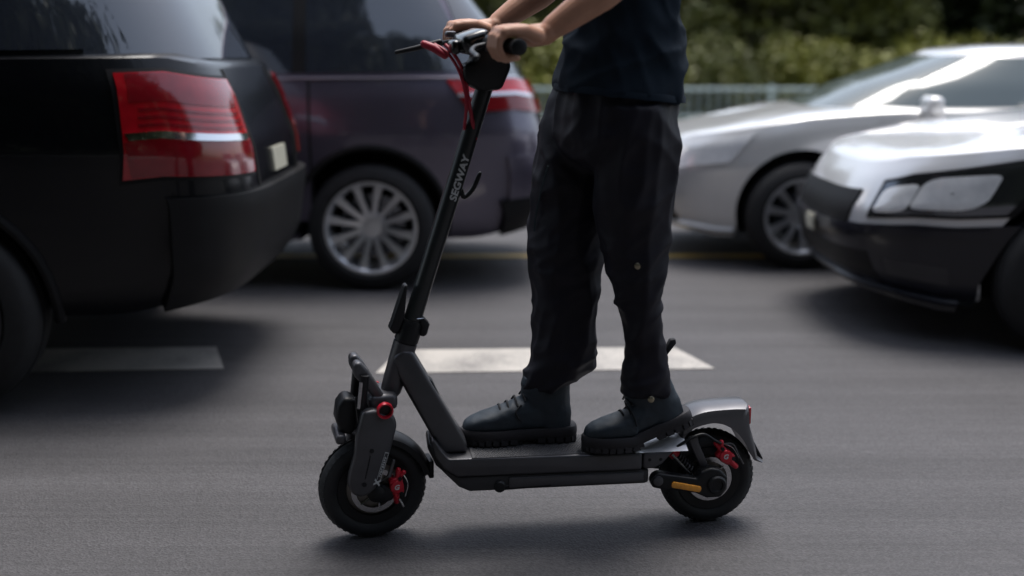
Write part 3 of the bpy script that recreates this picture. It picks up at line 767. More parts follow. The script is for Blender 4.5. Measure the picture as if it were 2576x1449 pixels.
# lower battery tray
tr = G().prism([(.735, .208), (.690, .1855), (.186, .1855), (.186, .150), (.196, .146), (.662, .146), (.690, .158), (.730, .196)], -HW+.006, HW-.006, .007, 3).build('battery_tray', mat('tray_grey', (.030, .030, .034), .5, var=.1, vscale=20), sco)
for v in tr.data.vertices:
    if v.co.x > .64: v.co.y *= 1-.30*((v.co.x-.64)/.10)**2
G().prism([(.56, .180), (.20, .180), (.20, .152), (.56, .152)], HW-.012, HW-.002, .004, 2).build('tray_panel', M_DG, sco)
# deck mat with ribs
G().box((.235, -.074, .2335), (.655, .074, .2355), .001, 1).build('deck_mat', M_DECK, sco)
for i in range(64):
    x = .24+.41*i/63
    pass
mt = G()
for i in range(58):
    for j in range(16):
        x = .242+.406*(i+.5*(j % 2))/58; y = -.068+.136*j/15
        mt.add([(x-.0028, y-.003, .2354), (x+.0028, y-.003, .2354), (x+.0028, y+.003, .2354), (x-.0028, y+.003, .2354), (x-.0016, y-.002, .2368), (x+.0016, y-.002, .2368), (x+.0016, y+.002, .2368), (x-.0016, y+.002, .2368)],
               [(4, 5, 6, 7), (0, 1, 5, 4), (1, 2, 6, 5), (2, 3, 7, 6), (3, 0, 4, 7)])
o = mt.build('mat_studs', M_DECK, sco, 0); o['kind'] = 'stuff'
# rear foot plate rising to the mudguard
kp = G(); R = []
for s_, z in ((.230, .2362), (.205, .240), (.160, .2535), (.128, .262), (.098, .266), (.086, .262)):
    R.append([(s_, -.080, .2340), (s_, -.080, z-.004), (s_, -.070, z), (s_, .040, z), (s_, .060, z-.004), (s_-.004, .088, .2345)])
kp.rings(R); kp.build('foot_plate', M_PLT, sco, 30)
# kickstand
ks = G().limb([(.579, HW-.012, .152), (.45, HW-.008, .156)], [.008, .0065], 10); ks.build('kickstand', M_BLK, sco)
G().lathe([(-.02, .002), (-.02, .016), (.006, .016), (.010, .012), (.010, .002)], (.583, HW-.012, .156), 24).build('kickstand_pivot', M_BLK, sco)

# rear swing arms, shock, strut
arm = [(.176, .182), (.160, .190), (.144, .186), (.056, .168), (.048, .186), (.020, .197), (-.006, .192), (-.028, .170), (-.028, .134), (-.010, .112), (.028, .112), (.060, .128), (.150, .142), (.176, .148), (.184, .165)]
arm = [(a, b-.012) for a, b in arm]
for sd in (1, -1):
    t0, t1 = (.062, .094) if sd > 0 else (-.094, -.062)
    a_ = G().prism(arm, t0, t1, .007, 3).build('swing_arm', M_BLK, sco)
    q = sd*.094
    G().lathe([(-.004*sd, .002), (-.004*sd, .026), (.004*sd, .026), (.008*sd, .022), (.008*sd, .016), (.004*sd, .014), (.004*sd, .002)], (.002, q, .137), 36).build('hub_cap', M_BLK, a_)
    G().lathe([(-.004*sd, .002), (-.004*sd, .014), (.004*sd, .013), (.006*sd, .008), (.006*sd, .002)], (.163, q, .156), 24).build('pivot_bolt', M_DG, a_)
    c, s_ = math.cos(rad(-16)), math.sin(rad(-16))
    rp = [(-.038, -.0085), (.038, -.0085), (.0415, -.004), (.0415, .004), (.038, .0085), (-.038, .0085), (-.0415, .004), (-.0415, -.004)]
    th_ = rad(13)
    rp = [(.086+x*math.cos(th_)-z*math.sin(th_), .136+x*math.sin(th_)+z*math.cos(th_)) for x, z in rp]
    G().prism(rp, q-.002*sd, q+.0035*sd, .0012, 2).build('reflector', M_ORG, a_)
    G().prism([(.075, .262), (.050, .266), (.046, .245), (.016, .178), (.036, .170), (.066, .235)], sd*.050 if sd > 0 else -.066, .066 if sd > 0 else -.050, .004, 2).build('fender_stay', M_DG, sco)
# shock absorber
d0, d1 = Vector((.118, .030, .222)), Vector((.060, .030, .160))
G().tube([d0, d0.lerp(d1, .32)], .016, 20).build('shock_top', M_REDA, sco)
G().tube([d0.lerp(d1, .3), d1], .009, 16).build('shock_body', M_BLK, sco)
sp = []
for k in range(6*14+1):
    f = k/(6*14); a = 2*math.pi*6*f; dd = (d1-d0).normalized(); u = Vector((0, 1, 0)); w = dd.cross(u)
    sp.append(d0.lerp(d1, .3+.68*f)+(u*math.cos(a)+w*math.sin(a))*.0145)
G().tube(sp, .0024, 7).build('shock_spring', M_SIL, sco)
G().tube([Vector((.116, .054, .214)), Vector((.066, .054, .158))], .0035, 8).build('shock_link', M_STEEL, sco)
# brake hose rear
G().tube(curve([(.150, .070, .205), (.118, .074, .235), (.092, .074, .252), (.062, .074, .268), (.034, .072, .272), (.004, .070, .253), (-.014, .064, .243)], 8), .0042, 10).build('brake_hose', M_BLK, sco)
G().tube(curve([(-.020, .062, .240), (-.048, .064, .238), (-.066, .062, .205), (-.080, .062, .180)], 6), .0022, 8).build('bleed_wire', M_SIL, sco)
# rear mudguard: shaped shell that grows into the lamp block
outer = [(.098, .262), (.090, .300), (.070, .318), (.030, .333), (-.030, .338), (-.084, .339), (-.097, .333), (-.099, .290), (-.108, .258), (-.118, .222), (-.124, .196), (-.140, .182)]
inner = [(.086, .258), (.078, .268), (.060, .284), (.030, .294), (.000, .297), (-.030, .289), (-.060, .268), (-.082, .240), (-.096, .215), (-.106, .196), (-.112, .188), (-.132, .180)]
oc = curve([Vector((a, 0, b)) for a, b in outer], 4); ic = curve([Vector((a, 0, b)) for a, b in inner], 4)
R = []
for p, q in zip(oc, ic):
    n = .058; d = p-q
    R.append([(q.x, -n, q.z), (q.x+d.x*.45, -n*1.02, q.z+d.z*.45), (q.x+d.x*.85, -n*.9, q.z+d.z*.85), (p.x, -n*.62, p.z), (p.x, 0, p.z+.002), (p.x, n*.62, p.z), (q.x+d.x*.85, n*.9, q.z+d.z*.85), (q.x+d.x*.45, n*1.02, q.z+d.z*.45), (q.x, n, q.z),
              (q.x+d.x*.1, n*.8, q.z+d.z*.1), (q.x+d.x*.3, 0, q.z+d.z*.3), (q.x+d.x*.1, -n*.8, q.z+d.z*.1)])
G().rings(R).build('rear_mudguard', M_SIL, sco, 45)
G().box((-.1045, -.040, .283), (-.095, .040, .331), .004, 2).build('tail_lamp', M_RED, sco)
G().prism([(-.110, .232), (-.118, .232), (-.146, .180), (-.138, .178)], -.034, .034, .002, 1).build('mud_flap', M_BLK, sco)

# handlebar, controls
HB = Vector((.610, 0, 1.292))
st(G().prism([(.562, 1.282), (.548, 1.232), (.572, 1.176), (.628, 1.172), (.668, 1.196), (.672, 1.236), (.646, 1.242), (.640, 1.282)], -.034, .034, .012, 3)).build('control_head', M_BLK, sco)
hb = st(G().tube(curve([(.612, -.285, 1.292), (.618, -.15, 1.294), (.622, -.05, 1.292), (.622, .05, 1.292), (.618, .15, 1.294), (.612, .285, 1.292)], 5), .0125, 16)).build('handlebar', M_BLK, sco)
dm = G(); dm.box((.605, -.060, 1.268), (.680, .060, 1.318), .018, 4); T = Matrix.Translation((.64, 0, 1.293)) @ Matrix.Rotation(rad(18), 4, 'Y') @ Matrix.Translation((-.64, 0, -1.293)); dm.xf(T)
M_GLOSS = mat('gloss_black', (.006, .007, .008), .22, coat=.4)
st(dm).build('display', M_GLOSS, sco)
st(G().box((.676, -.030, 1.262), (.700, .030, 1.296), .010, 3)).build('headlamp', M_GLOSS, sco)
for sd in (1, -1):
    ys = (.150, .292)
    g = G()
    prof = []
    for k in range(25):
        y = ys[0]+(ys[1]-ys[0])*k/24; prof.append((y, .0165 if k % 2 else .0178))
    prof = [(ys[0], .010)]+prof+[(ys[1]+.003, .0185), (ys[1]+.007, .0185), (ys[1]+.0095, .015), (ys[1]+.0095, .001)]
    prof = [(sd*o, r) for o, r in prof]
    g.lathe(prof, (.612, 0, 1.292), 28); st(g).build('grip', M_BLK, hb)
    st(G().box((.600, sd*.118-.016, 1.272), (.640, sd*.118+.016, 1.312), .008, 3)).build('lever_clamp', M_BLK, sco)
    lv = curve([(.638, sd*.118, 1.290), (.672, sd*.140, 1.284), (.690, sd*.185, 1.276), (.692, sd*.235, 1.270), (.700, sd*.262, 1.268)], 6)
    st(G().limb(lv, [.0065]*len(lv), 10)).build('brake_lever', M_BLK, sco)
st(G().limb([(.700, -.105, 1.286), (.760, -.120, 1.270), (.806, -.128, 1.260)], [.008, .007, .0055], 10)).build('bell_lever', M_BLK, sco)
st(G().box((.662, -.096, 1.298), (.690, -.076, 1.314), .006, 2)).build('switch_pod', M_SIL, sco)
# red hoses
for k, (e, yy) in enumerate((((.668, 1.090), .030), ((.640, 1.065), .034))):
    pts = [(.728-.02*k, -.04+.03*k, 1.284), (.700-.01*k, -.01+.02*k, 1.262), (.676-.01*k, .015, 1.215), (.664-.006*k, .028, 1.150), (e[0]-.004, yy-.022, e[1]-.012)]
    st(G().tube(curve(pts, 8), .0048 if k else .0040, 10)).build('brake_hose', M_REDS, sco)
st(G().limb([(.752, -.05, 1.284), (.728, -.035, 1.274), (.706, -.02, 1.258)], [.009, .0105, .0098], 14)).build('hose_sleeve', M_REDS, sco)

# ------------------------------------------------------------------ person (same local frame as the scooter)
per = empty('person', RB, HEAD)
tag(per, 'person in navy t-shirt, black trousers and dark boots riding the scooter', 'person')
M_SKIN = mat('skin', (.56, .30, .20), .50, var=.10, vscale=30, bump=.05, bscale=300, sub=.12)
M_SHIRT = mat('navy_cotton', (.0070, .0155, .0270), .90, var=.12, vscale=30, bump=.18, bscale=500, ior=1.35)
M_TROU = mat('black_nylon', (.0068, .0060, .0125), .62, var=.15, vscale=25, bump=.10, bscale=350, ior=1.4)
M_BOOT = mat('navy_boot', (.0170, .0280, .0400), .60, var=.15, vscale=30, bump=.10, bscale=260)
M_SOLE = mat('boot_sole', (.0170, .0160, .0200), .70, var=.15, vscale=30, bump=.1, bscale=200)
M_LACE = mat('lace', (.010, .011, .014), .8)
M_SNAP = mat('brass_snap', (.34, .30, .22), .35, metal=.9)
M_HAIR = mat('dark_hair', (.012, .009, .007), .6, bump=.5, bscale=80)

# body
b = G()
hip = Vector((.275, 0, 1.14)); chest = Vector((.275, 0, 1.50)); neck = Vector((.295, 0, 1.70))
def ring_loft(g, rows, n=28, p=2.3):
    R = []
    for (z, c, a, w, *t) in rows:
        ty = t[0] if t else 0.0; ring = []
        for j in range(n):
            q = 2*math.pi*j/n; cc, ss = math.cos(q), math.sin(q)
            ring.append((c+a*math.copysign(abs(cc)**(2/p), cc), ty+w*math.copysign(abs(ss)**(2/p), ss), z))
        R.append(ring)
    g.rings(R)
ring_loft(b, [(1.02, .28, .07, .09), (1.10, .275, .095, .145), (1.20, .27, .09, .14), (1.32, .27, .088, .130), (1.45, .275, .105, .150), (1.56, .275, .108, .165), (1.64, .28, .085, .150), (1.69, .285, .06, .08)])
b.limb([(.285, 0, 1.64), (.292, 0, 1.70), (.302, 0, 1.78)], [.070, .056, .054])
# head
b.ball((.312, 0, 1.885), (.098, .076, .118)); b.ball((.345, 0, 1.82), (.060, .056, .055)); b.ball((.27, 0, 1.90), (.082, .074, .09))
b.limb([(.405, 0, 1.905), (.424, 0, 1.868)], [.009, .015]); b.limb([(.394, -.012, 1.828), (.394, .012, 1.828)], [.010, .010])
for sd in (1, -1):
    b.ball((.305, sd*.078, 1.872), (.018, .010, .032)); b.limb([(.400, sd*.045, 1.908), (.404, sd*.018, 1.912)], [.010, .010])
# arms and hands around the grips
def bar(u, w, y):
    """point near the grip: u forward, w up, y along the bar; steered with the bar"""
    return MS @ Vector((.612+u, y, 1.292+w))
def arm(sd, elbow, shoulder):
    yc = .224*sd
    wr = bar(-.072, .020, yc*1.0)
    # palm
    for k in range(5):
        y = yc+sd*(-.034+.017*k)
        b.limb([bar(-.058, .022, yc+(y-yc)*.75), bar(-.028, .0335, yc+(y-yc)*.9), bar(.004, .035-.001*abs(k-2), y), bar(.022, .030, y)], [.018, .0165, .0145, .0125], 12)
    L4 = [.97, 1.06, 1.0, .82]
    for k in range(4):
        y = yc+sd*(-.0325+.0217*k); f = L4[k]      # index is inboard, little finger outboard
        pts = [bar(.016, .031, y), bar(.034, .020*f, y), bar(.036, -.004*f, y), bar(.026, -.024, y), bar(.006*f, -.030*f, y), bar(-.010*f, -.026, y)]
        b.limb(pts, [.0118, .0105, .0098, .0092, .0086, .0078], 12)
        b.ball(bar(.022, .0325, y), .0118, 12, 8)
    ti = yc-sd*.046
    b.limb([bar(-.050, .016, yc-sd*.022), bar(-.034, .004, ti+sd*.006), bar(-.014, -.024, ti-sd*.004), bar(.010, -.030, ti-sd*.008)], [.0165, .0145, .0115, .0095], 12)
    e = Vector(elbow); s_ = Vector(shoulder); m1 = wr.lerp(e, .35); m2 = wr.lerp(e, .72)
    wp = bar(-.050, .022, yc)
    b.limb([wp, wr+Vector((-.012, 0, .006)), wr.lerp(e, .14), wr.lerp(e, .35), m2, e], [.026, .0265, .0275, .033, .041, .038], 18)
    b.limb([wr+Vector((0, .011, 0)), wr.lerp(e, .1)+Vector((0, .010, 0))], [.020, .021]); b.limb([wr-Vector((0, .011, 0)), wr.lerp(e, .1)-Vector((0, .010, 0))], [.020, .021])
    b.limb([e, e.lerp(s_, .45), s_], [.040, .047, .056], 18); b.limb([s_, (.278, s_.y*.5, 1.62)], [.056, .06])
arm(1, (.318, .262, 1.432), (.272, .188, 1.625))
arm(-1, (.385, -.270, 1.455), (.280, -.188, 1.625))
# legs inside the trousers
b.limb([(.285, -.085, 1.10), (.365, -.075, .80), (.385, -.066, .66)], [.078, .052, .042])
b.limb([(.265, .085, 1.10), (.243, .08, .85), (.238, .077, .76)], [.078, .055, .045])
bm_ = remesh(b, .0029, 3); bm_.name = 'body'
def skinwr(p, n):
    return .0006*noise.noise(p*90)
body = obj('body', bm_, M_SKIN, per)
# head pieces
h = G().ball((.288, 0, 1.925), (.108, .086, .098)).ball((.255, 0, 1.885), (.085, .082, .09)); hm = remesh(h, .006, 3)
displace(hm, lambda p, n: .007*noise.noise(Vector((p.x*60, p.y*60, p.z*30)))-(.03 if p.x > .375 and p.z < 1.93 else 0))
obj('hair', hm, M_HAIR, per)
M_EYE = mat('eye_white', (.7, .68, .65), .2)
for sd in (1, -1): G().ball((.394, sd*.031, 1.888), (.012, .014, .009)).build('eye', M_EYE, per)

# shirt
s_ = G()
ring_loft(s_, [(1.158, .270, .160, .186), (1.175, .270, .161, .187), (1.23, .269, .152, .182), (1.30, .266, .142, .178), (1.38, .267, .133, .180), (1.46, .268, .130, .188), (1.55, .27, .128, .196), (1.62, .275, .108, .185), (1.665, .282, .078, .11)], 36, 2.5)
for sd, e in ((1, (.318, .262, 1.432)), (-1, (.385, -.270, 1.455))):
    sh = Vector((.272, sd*.178, 1.612)); e = Vector(e); s_.limb([sh, sh.lerp(e, .45), sh.lerp(e, .78)], [.082, .080, .078], 20)
sm = remesh(s_, .0075, 4)
def shirt_fold(p, n):
    f = noise.noise(Vector((p.x*9+3, p.y*9, p.z*17-p.x*12)))*.010
    r = 1-abs(noise.noise(Vector((p.x*6, p.y*7, p.z*13+p.x*9+5)))); f += .013*(r**4)
    r2 = 1-abs(noise.noise(Vector((p.x*13, p.y*9, p.z*9-p.x*14)))); f += .006*r2**5
    f -= .006
    hemk = max(0, 1-abs(p.z-1.17)/.05); return f*(1-.5*hemk)
displace(sm, shirt_fold); sm = relax(sm, 1)
for v in sm.vertices:            # hem drops towards the back
    if v.co.z < 1.30: v.co.z += (v.co.x-.27)*.10*(1-(v.co.z-1.158)/.142)
shirt = obj('t_shirt', sm, M_SHIRT, per)
# hem band
R = []
for j in range(64):
    q = 2*math.pi*j/64; cc, ss = math.cos(q), math.sin(q); x = .270+.160*math.copysign(abs(cc)**.8, cc); y = .186*math.copysign(abs(ss)**.8, ss)
    R.append((x, y, 1.168+(x-.27)*.10))

hg = G(); hr = []
for k in range(64):
    p = Vector(R[k]); q = Vector(R[(k+1) % 64]); d = (q-p).normalized(); nn = Vector((d.y, -d.x, 0))
    hr.append([p+nn*-.006+Vector((0, 0, -.010)), p+nn*.0015+Vector((0, 0, -.011)), p+nn*.002+Vector((0, 0, .004)), p+nn*-.006+Vector((0, 0, .012))])
hg.rings(hr+[hr[0]], False, False); hg.build('hem', M_SHIRT, shirt, 60)

# trousers
t = G()
far = [(.378, .452, .058, .052, -.042), (.388, .450, .066, .058, -.043), (.40, .442, .072, .066, -.045), (.435, .402, .096, .080, -.05), (.47, .394, .094, .082, -.053), (.52, .391, .090, .082, -.056), (.60, .386, .092, .084, -.062),
       (.75, .388, .097, .088, -.072), (.90, .380, .104, .095, -.082), (1.05, .348, .108, .100, -.088), (1.10, .340, .108, .100, -.086), (1.15, .325, .108, .10, -.083), (1.20, .305, .10, .10, -.08)]
near = [(.386, .199, .060, .056, .060), (.40, .198, .066, .060, .060), (.44, .197, .060, .060, .062), (.51, .198, .049, .058, .064), (.58, .211, .051, .060, .068), (.65, .222, .060, .068, .072), (.70, .226, .072, .075, .074),
        (.76, .236, .082, .082, .077), (.90, .243, .100, .090, .085), (1.05, .246, .112, .098, .090), (1.14, .262, .11, .10, .088)]
ring_loft(t, far, 28, 2.2); ring_loft(t, near, 28, 2.2)
ring_loft(t, [(.965, .285, .05, .10), (1.00, .285, .115, .150), (1.06, .283, .146, .172), (1.13, .278, .150, .176), (1.20, .272, .140, .170), (1.26, .27, .12, .15)], 32, 2.5)
tm = remesh(t, .0058, 10)
def trou_fold(p, n):
    f = 0.0; z = p.z
    k = math.exp(-((z-.70)/.12)**2); k2 = math.exp(-((z-.43)/.07)**2); k3 = math.exp(-((z-1.0)/.12)**2)
    r = 1-abs(noise.noise(Vector((p.x*7, p.y*9+2, z*8+p.x*6)))); f += .011*r**3
    r = 1-abs(noise.noise(Vector((p.x*8+9, p.y*8, z*22+p.x*10)))); f += (.006*k+.010*k2+.002)*r**3
    r = 1-abs(noise.noise(Vector((p.x*14, p.y*14+5, z*4+p.x*5)))); f += .009*r**3*(1-.5*k2)
    r = 1-abs(noise.noise(Vector((p.x*9-z*9, p.y*8, z*6+1)))); f += .008*k3*r**3
    return f-.014
displace(tm, trou_fold); tm = relax(tm, 3)
trou = obj('trousers', tm, M_TROU, per)
# snaps, strap, zip
def snap(s0, t0, z0):
    G().lathe([(-.003, .001), (-.003, .0085), (.001, .0085), (.0028, .006), (.0030, .001)], (s0, t0, z0), 20).build('snap_button', M_SNAP, trou)
snap(.246, .151, .748); snap(.196, .124, .392)
G().prism([(.150, .498), (.142, .492), (.118, .524), (.120, .536), (.134, .534), (.140, .522)], .050, .070, .003, 2).build('heel_tab', M_LACE, trou)
G().tube(curve([(.452, .018, .985), (.462, -.010, .93), (.474, -.030, .86), (.478, -.040, .81)], 6), .0022, 6).build('pocket_zip', mat('zip', (.03, .05, .06), .4, metal=.5), trou)

# boots
def boot(parent, s_heel, tc, zg, bend, name, yawd):
    """foot along +x from heel 0 to toe .312, then bent at the ball"""
    up = G()
    rows = []   # x, half-width, z top, z bottom (upper sits on the sole)
    for x, w, zt in ((.012, .024, .100), (.030, .034, .118), (.060, .038, .125), (.100, .039, .118), (.140, .041, .124), (.180, .045, .108), (.215, .047, .095), (.250, .046, .084), (.280, .038, .073), (.296, .026, .064), (.304, .012, .052)):
        n = 22; ring = []
        for j in range(n):
            q = 2*math.pi*j/n; cc, ss = math.cos(q), math.sin(q)
            zc = (zt+.034)/2; hz = (zt-.034)/2
            ring.append((x, w*math.copysign(abs(cc)**.8, cc), zc+hz*math.copysign(abs(ss)**.75, ss)))
        rows.append(ring)
    up.rings(rows)
    ring_loft(up, [(.036, .060, .048, .037), (.075, .064, .056, .040), (.105, .076, .064, .042), (.130, .080, .067, .044), (.165, .078, .066, .045), (.180, .078, .062, .043)], 24, 2.2)
    um = remesh(up, .0045, 4)
    displace(um, lambda p, n: .0025*(1-abs(noise.noise(Vector((p.x*30, p.y*20, p.z*55)))))**3*max(0, 1-abs(p.x-.16)/.10)+.0012*noise.noise(p*40))
    # sole outline
    oc = [(-.006, .0), (-.002, .022), (.016, .036), (.06, .041), (.11, .040), (.16, .044), (.21, .051), (.25, .049), (.285, .036), (.306, .016), (.311, 0)]
    full = oc+[(a, -b) for a, b in oc[-2:0:-1]]
    sg = G(); n = len(full)
    def rng(f, z): return [(.15+(a-.15)*f, b_*f, z) for a, b_ in full]
    fl = curve([Vector((a, b_, 0)) for a, b_ in full+[full[0]]], 4)[:-1]
    def ring(f, z): return [(.152+(p.x-.152)*(1+(f-1)*.35), p.y*f, z) for p in fl]
    sg.rings([ring(.93, .014), ring(1.0, .018), ring(1.02, .030), ring(1.0, .041), ring(.95, .044)])
    m = len(fl)
    for i in range(0, m, 2):                  # lugs round the edge
        p = fl[i]; q = fl[(i+1) % m]; d = (q-p)
        if .095 < p.x < .135: continue
        e = p+d*1.55; nn = Vector((d.y, -d.x, 0)).normalized()
        c4 = [p*1, e, e-nn*-.022 if False else e, p]
        ctr = Vector((.152, 0, 0)); ip0 = p.lerp(Vector((p.x*.9+.015, 0, 0)), .45); ip1 = e.lerp(Vector((e.x*.9+.015, 0, 0)), .45)
        V = [(v.x, v.y, z) for z in (.004, .020) for v in (p, e, ip1, ip0)]
        sg.add(V, [(0, 1, 2, 3), (7, 6, 5, 4), (0, 4, 5, 1), (1, 5, 6, 2), (2, 6, 7, 3), (3, 7, 4, 0)])
    sg.box((-.001, -.03, .000), (.09, .03, .02), .003); sg.box((.145, -.036, .000), (.285, .036, .02), .003)
    def bendf(v):
        x, y, z = v; xb = .178
        if bend and z > .065: x += (z-.065)*math.tan(bend)*.0*max(0, min(1, (.20-x)/.06))
        if bend and x < xb+.02:
            k = min(1, (xb+.02-x)/.05); a = bend*k*(k if k < 1 else 1)
            dx, dz = x-xb, z; c_, s1 = math.cos(a), math.sin(a)
            x, z = xb+dx*c_+dz*s1*1.0, -dx*s1+dz*c_
        cy, sy = math.cos(yawd), math.sin(yawd); X = x-.15
        return (s_heel+.15+X*cy-y*sy, tc+X*sy+y*cy, zg+z)
    for v in um.vertices: v.co = Vector(bendf(v.co))
    um.update(); B_ = obj(name, um, M_BOOT, parent)
    sg.V = [bendf(v) for v in sg.V]; sg.build('sole', M_SOLE, B_, 40)
    for k in range(6):                        # laces
        x = .205-.021*k; z = ip(x, [.10, .14, .18, .21], [.172, .138, .112, .099])-.003
        x -= .0; pts = [bendf((x+dx, yy, z+dz)) for dx, yy, dz in ((.004, -.034, -.012), (.0, -.016, .002), (0, 0, .005), (0, .016, .002), (-.004, .034, -.012))]
        G().tube(curve(pts, 4), .0028, 8).build('lace', M_LACE, B_)
    pts = [bendf(q) for q in ((.150, .036, .112), (.165, .044, .095), (.158, .048, .078), (.150, .046, .070))]
    G().tube(curve(pts, 4), .0024, 8).build('lace', M_LACE, B_)
    return B_
boot(per, .366, -.040, .2368, 0.0, 'boot', rad(0))
boot(per, .052, .050, .2368, rad(21), 'boot', rad(2))

# ------------------------------------------------------------------ greenery and fence beyond the road
def leaf_mat(name, c0, c1):
    return mat(name, c0, .55, var=.45, vscale=1.8, col2=c1, detail=6)
M_LD = leaf_mat('dark_leaves', (.022, .034, .010), (.050, .066, .016))
M_LM = leaf_mat('mid_leaves', (.065, .088, .014), (.18, .18, .035))
M_LY = leaf_mat('yellow_green_leaves', (.12, .14, .016), (.30, .29, .040))
M_BARK = mat('bark', (.05, .038, .028), .9, var=.3, vscale=12, bump=.6, bscale=30)
def leaf_cloud(centers, radii, n, size, seed):
    r = np.random.default_rng(seed); k = len(centers); C = np.array(centers); Rd = np.array(radii)
    idx = r.integers(0, k, n); d = r.normal(size=(n, 3)); d /= np.linalg.norm(d, axis=1)[:, None]
    rr = r.uniform(.35, 1.0, n)**.5; P = C[idx]+d*Rd[idx]*rr[:, None]
    P[:, 2] = np.maximum(P[:, 2], .05)
    a = r.normal(size=(n, 3)); a /= np.linalg.norm(a, axis=1)[:, None]; b_ = np.cross(a, r.normal(size=(n, 3))); b_ /= np.linalg.norm(b_, axis=1)[:, None]
    s1 = size*r.uniform(.6, 1.4, n)[:, None]; V = np.stack([P-a*s1, P+b_*s1*.45, P+a*s1, P-b_*s1*.45], 1).reshape(-1, 3)
    me = bpy.data.meshes.new('leaves'); me.vertices.add(len(V)); me.vertices.foreach_set('co', V.ravel())
    me.loops.add(n*4); me.loops.foreach_set('vertex_index', np.arange(n*4)); me.polygons.add(n)
    me.polygons.foreach_set('loop_start', np.arange(0, n*4, 4)); me.polygons.foreach_set('loop_total', np.full(n, 4)); me.update(); me.validate()
    return me
def clumps(n, rx, ry, rz, zc, r0, r1, seed):
    r = random.Random(seed); C = []; R = []
    for _ in range(n):
        while True:
            p = (r.uniform(-1, 1), r.uniform(-1, 1), r.uniform(-1, 1))
            if sum(q*q for q in p) < 1: break
        C.append((p[0]*rx, p[1]*ry, zc+p[2]*rz)); q = r.uniform(r0, r1); R.append((q, q, q*.8))
    return C, R
bush_me = {}
for k in range(3):
    C_, R_ = clumps(34, 1.2, .9, .55, .62, .22, .5, 20+k); bush_me[k] = leaf_cloud(C_, R_, 5200, .055, 30+k)
tree_me = {}
for k in range(3):
    C_, R_ = clumps(60, 2.4, 2.2, 2.6, 3.0, .45, 1.0, 40+k); tree_me[k] = leaf_cloud(C_, R_, 11000, .11, 50+k)
trunk_me = []
for k in range(3):
    g = G(); r = random.Random(60+k)
    g.tube(curve([(0, 0, 0), (r.uniform(-.1, .1), 0, .9), (r.uniform(-.2, .2), .1, 2.0), (0, 0, 3.4)], 5), list(np.linspace(.17, .06, 16)), 10)
    for _ in range(7):
        z = r.uniform(1.0, 2.8); a = r.uniform(0, 6.28); L_ = r.uniform(.9, 1.8)
        g.tube(curve([(0, 0, z), (math.cos(a)*L_*.5, math.sin(a)*L_*.5, z+.4), (math.cos(a)*L_, math.sin(a)*L_, z+1.1)], 4), list(np.linspace(.055, .015, 9)), 7)
    trunk_me.append(mesh('trunk', g.V, g.F, 60))
for m_ in trunk_me: m_.materials.append(M_BARK)
def with_mat(me, m_):
    c = me.copy(); c.materials.clear(); c.materials.append(m_); return c
LD = [with_mat(tree_me[k], M_LD) for k in range(3)]; LM = [with_mat(tree_me[k], M_LM) for k in range(3)]
BY = [with_mat(bush_me[k], M_LY) for k in range(3)]; BM = [with_mat(bush_me[k], M_LM) for k in range(3)]
def plant(name, x, y, me_leaf, me_trunk, sc, rz, label, cat, group):
    o = empty(name, (x, y, 0.0), rz); tag(o, label, cat, group); o.scale = (sc, sc, sc)
    c = bpy.data.objects.new('crown' if me_trunk else 'foliage', me_leaf); link(c, o)
    if me_trunk: link(bpy.data.objects.new('trunk', me_trunk), o)
    else:
        link(bpy.data.objects.new('stem', stem_me), o)
g = G(); r = random.Random(5)
for _ in range(6):
    a = r.uniform(0, 6.28); g.tube([(0, 0, -.02), (.25*math.cos(a), .25*math.sin(a), .35), (.55*math.cos(a), .55*math.sin(a), .8)], [.025, .018, .008], 6)
stem_me = mesh('stem', g.V, g.F, 60); stem_me.materials.append(M_BARK)
r = random.Random(11)
for i in range(17):
    x = -13+i*1.85+r.uniform(-.4, .4); y = 26+r.uniform(-1.2, 2.5)
    dark = x > 8.2 or (i % 3 == 0 and x > 3)
    plant('tree', x, y, (LD if dark else LM)[i % 3], trunk_me[i % 3], r.uniform(.95, 1.25), r.uniform(0, 6.28),
          'dense dark green tree in the row behind the hedge' if dark else 'lighter green tree in the row behind the hedge', 'tree', 'trees behind the dark hedge' if dark else 'lighter trees behind the hedge')
for i in range(17):
    x = -12+i*1.6+r.uniform(-.3, .3); y = 21.2+r.uniform(-.5, .7)
    yel = i % 4 != 2
    plant('shrub', x, y, (BY if yel else BM)[i % 3], None, r.uniform(1.15, 1.5), r.uniform(0, 6.28),
          'yellow green leafy shrub behind the pale fence' if yel else 'mid green leafy shrub behind the pale fence', 'shrub', 'yellow green shrubs behind the fence' if yel else 'mid green shrubs behind the fence')
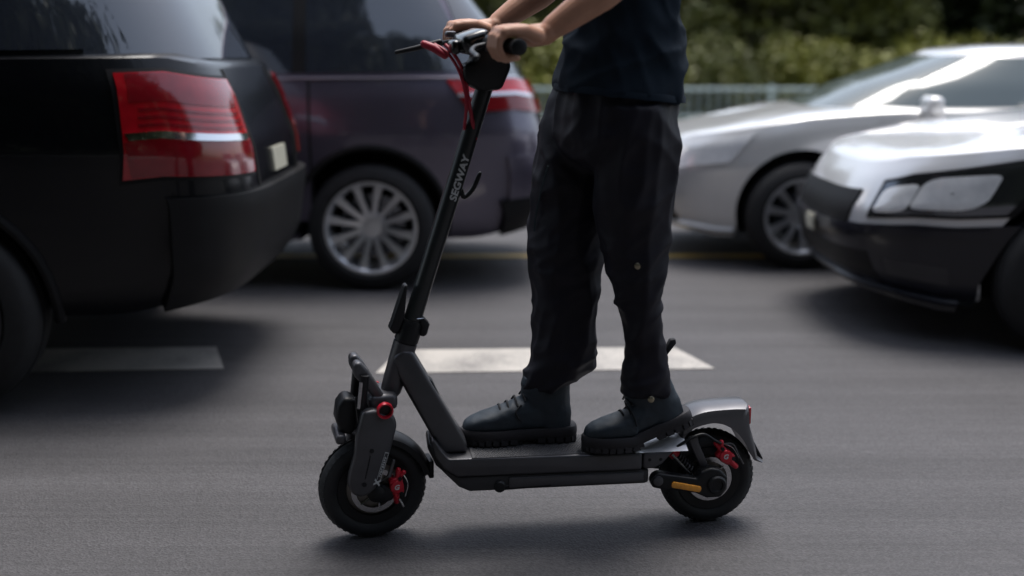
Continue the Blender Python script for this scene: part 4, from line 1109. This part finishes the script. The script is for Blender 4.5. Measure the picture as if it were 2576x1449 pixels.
# pale fence
M_FEN = mat('pale_fence_paint', (.48, .56, .55), .5, var=.1, vscale=5)
fe = empty('metal_fence', (0, 17.2, .0)); tag(fe, 'pale blue green metal fence between the road and the shrubs', 'fence')
for z in (.30, .72):
    G().box((-14, -.02, z), (16, .02, z+.05), .008).build('rail', M_FEN, fe)
pm = G().box((-.03, -.03, -.02), (.03, .03, .80), .006); pm = mesh('post', pm.V, pm.F, 40); pm.materials.append(M_FEN)
bmz = G().box((-.010, -.010, .35), (.010, .010, .72)); bmz = mesh('baluster', bmz.V, bmz.F, 0); bmz.materials.append(M_FEN)
for i in range(16):
    o = link(bpy.data.objects.new('post', pm), fe); o.location = (-14+2*i, .05, 0)
for i in range(200):
    x = -14+.15*i
    o = link(bpy.data.objects.new('baluster', bmz), fe); o.location = (x+.075, 0, 0)

for i in range(20):  # unseen trees added behind the camera to block skylight and darken reflections
    row = i % 2; x = -17+(i//2)*3.6+row*1.8+r.uniform(-.5, .5); y = (-5.6 if row == 0 else -8.6)+r.uniform(-.4, .4)
    plant('tree', x, y, LD[i % 3], trunk_me[i % 3], r.uniform(1.45, 1.7), r.uniform(0, 6.28), 'added unseen tall tree behind the camera, blocking skylight', 'tree', 'added unseen trees behind the camera')

# unseen leaning trees, added so their canopy shades the left lanes
g = G()
g.tube(curve([(0, 0, -.05), (.1, .5, 1.8), (.0, 1.6, 3.6), (.1, 3.2, 5.2)], 6), list(np.linspace(.24, .10, 19)), 12)
for k in range(9):
    a = r.uniform(0, 6.28); L_ = r.uniform(1.4, 2.6); q = Vector((.0, 1.8, 3.9)).lerp(Vector((.1, 3.2, 5.2)), r.random())
    g.tube(curve([q, q+Vector((math.cos(a)*L_*.5, math.sin(a)*L_*.5, .6)), q+Vector((math.cos(a)*L_, math.sin(a)*L_, 1.0))], 4), list(np.linspace(.08, .02, 9)), 7)
shade_trunk = mesh('trunk', g.V, g.F, 60); shade_trunk.materials.append(M_BARK)
C_, R_ = clumps(90, 3.5, 3.6, 1.3, 5.9, .6, 1.2, 77); C_ = [(a, b_+3.4, c) for a, b_, c in C_]
shade_leaf = with_mat(leaf_cloud(C_, R_, 32000, .14, 78), M_LD)
for x, y, a in ((-4.4, -3.3, 0.0), (-10.2, -3.4, .3)):
    plant('tree', x, y, shade_leaf, shade_trunk, 1.0, a, 'added unseen leaning tree that shades the left lanes', 'tree', 'added unseen trees shading the left lanes')
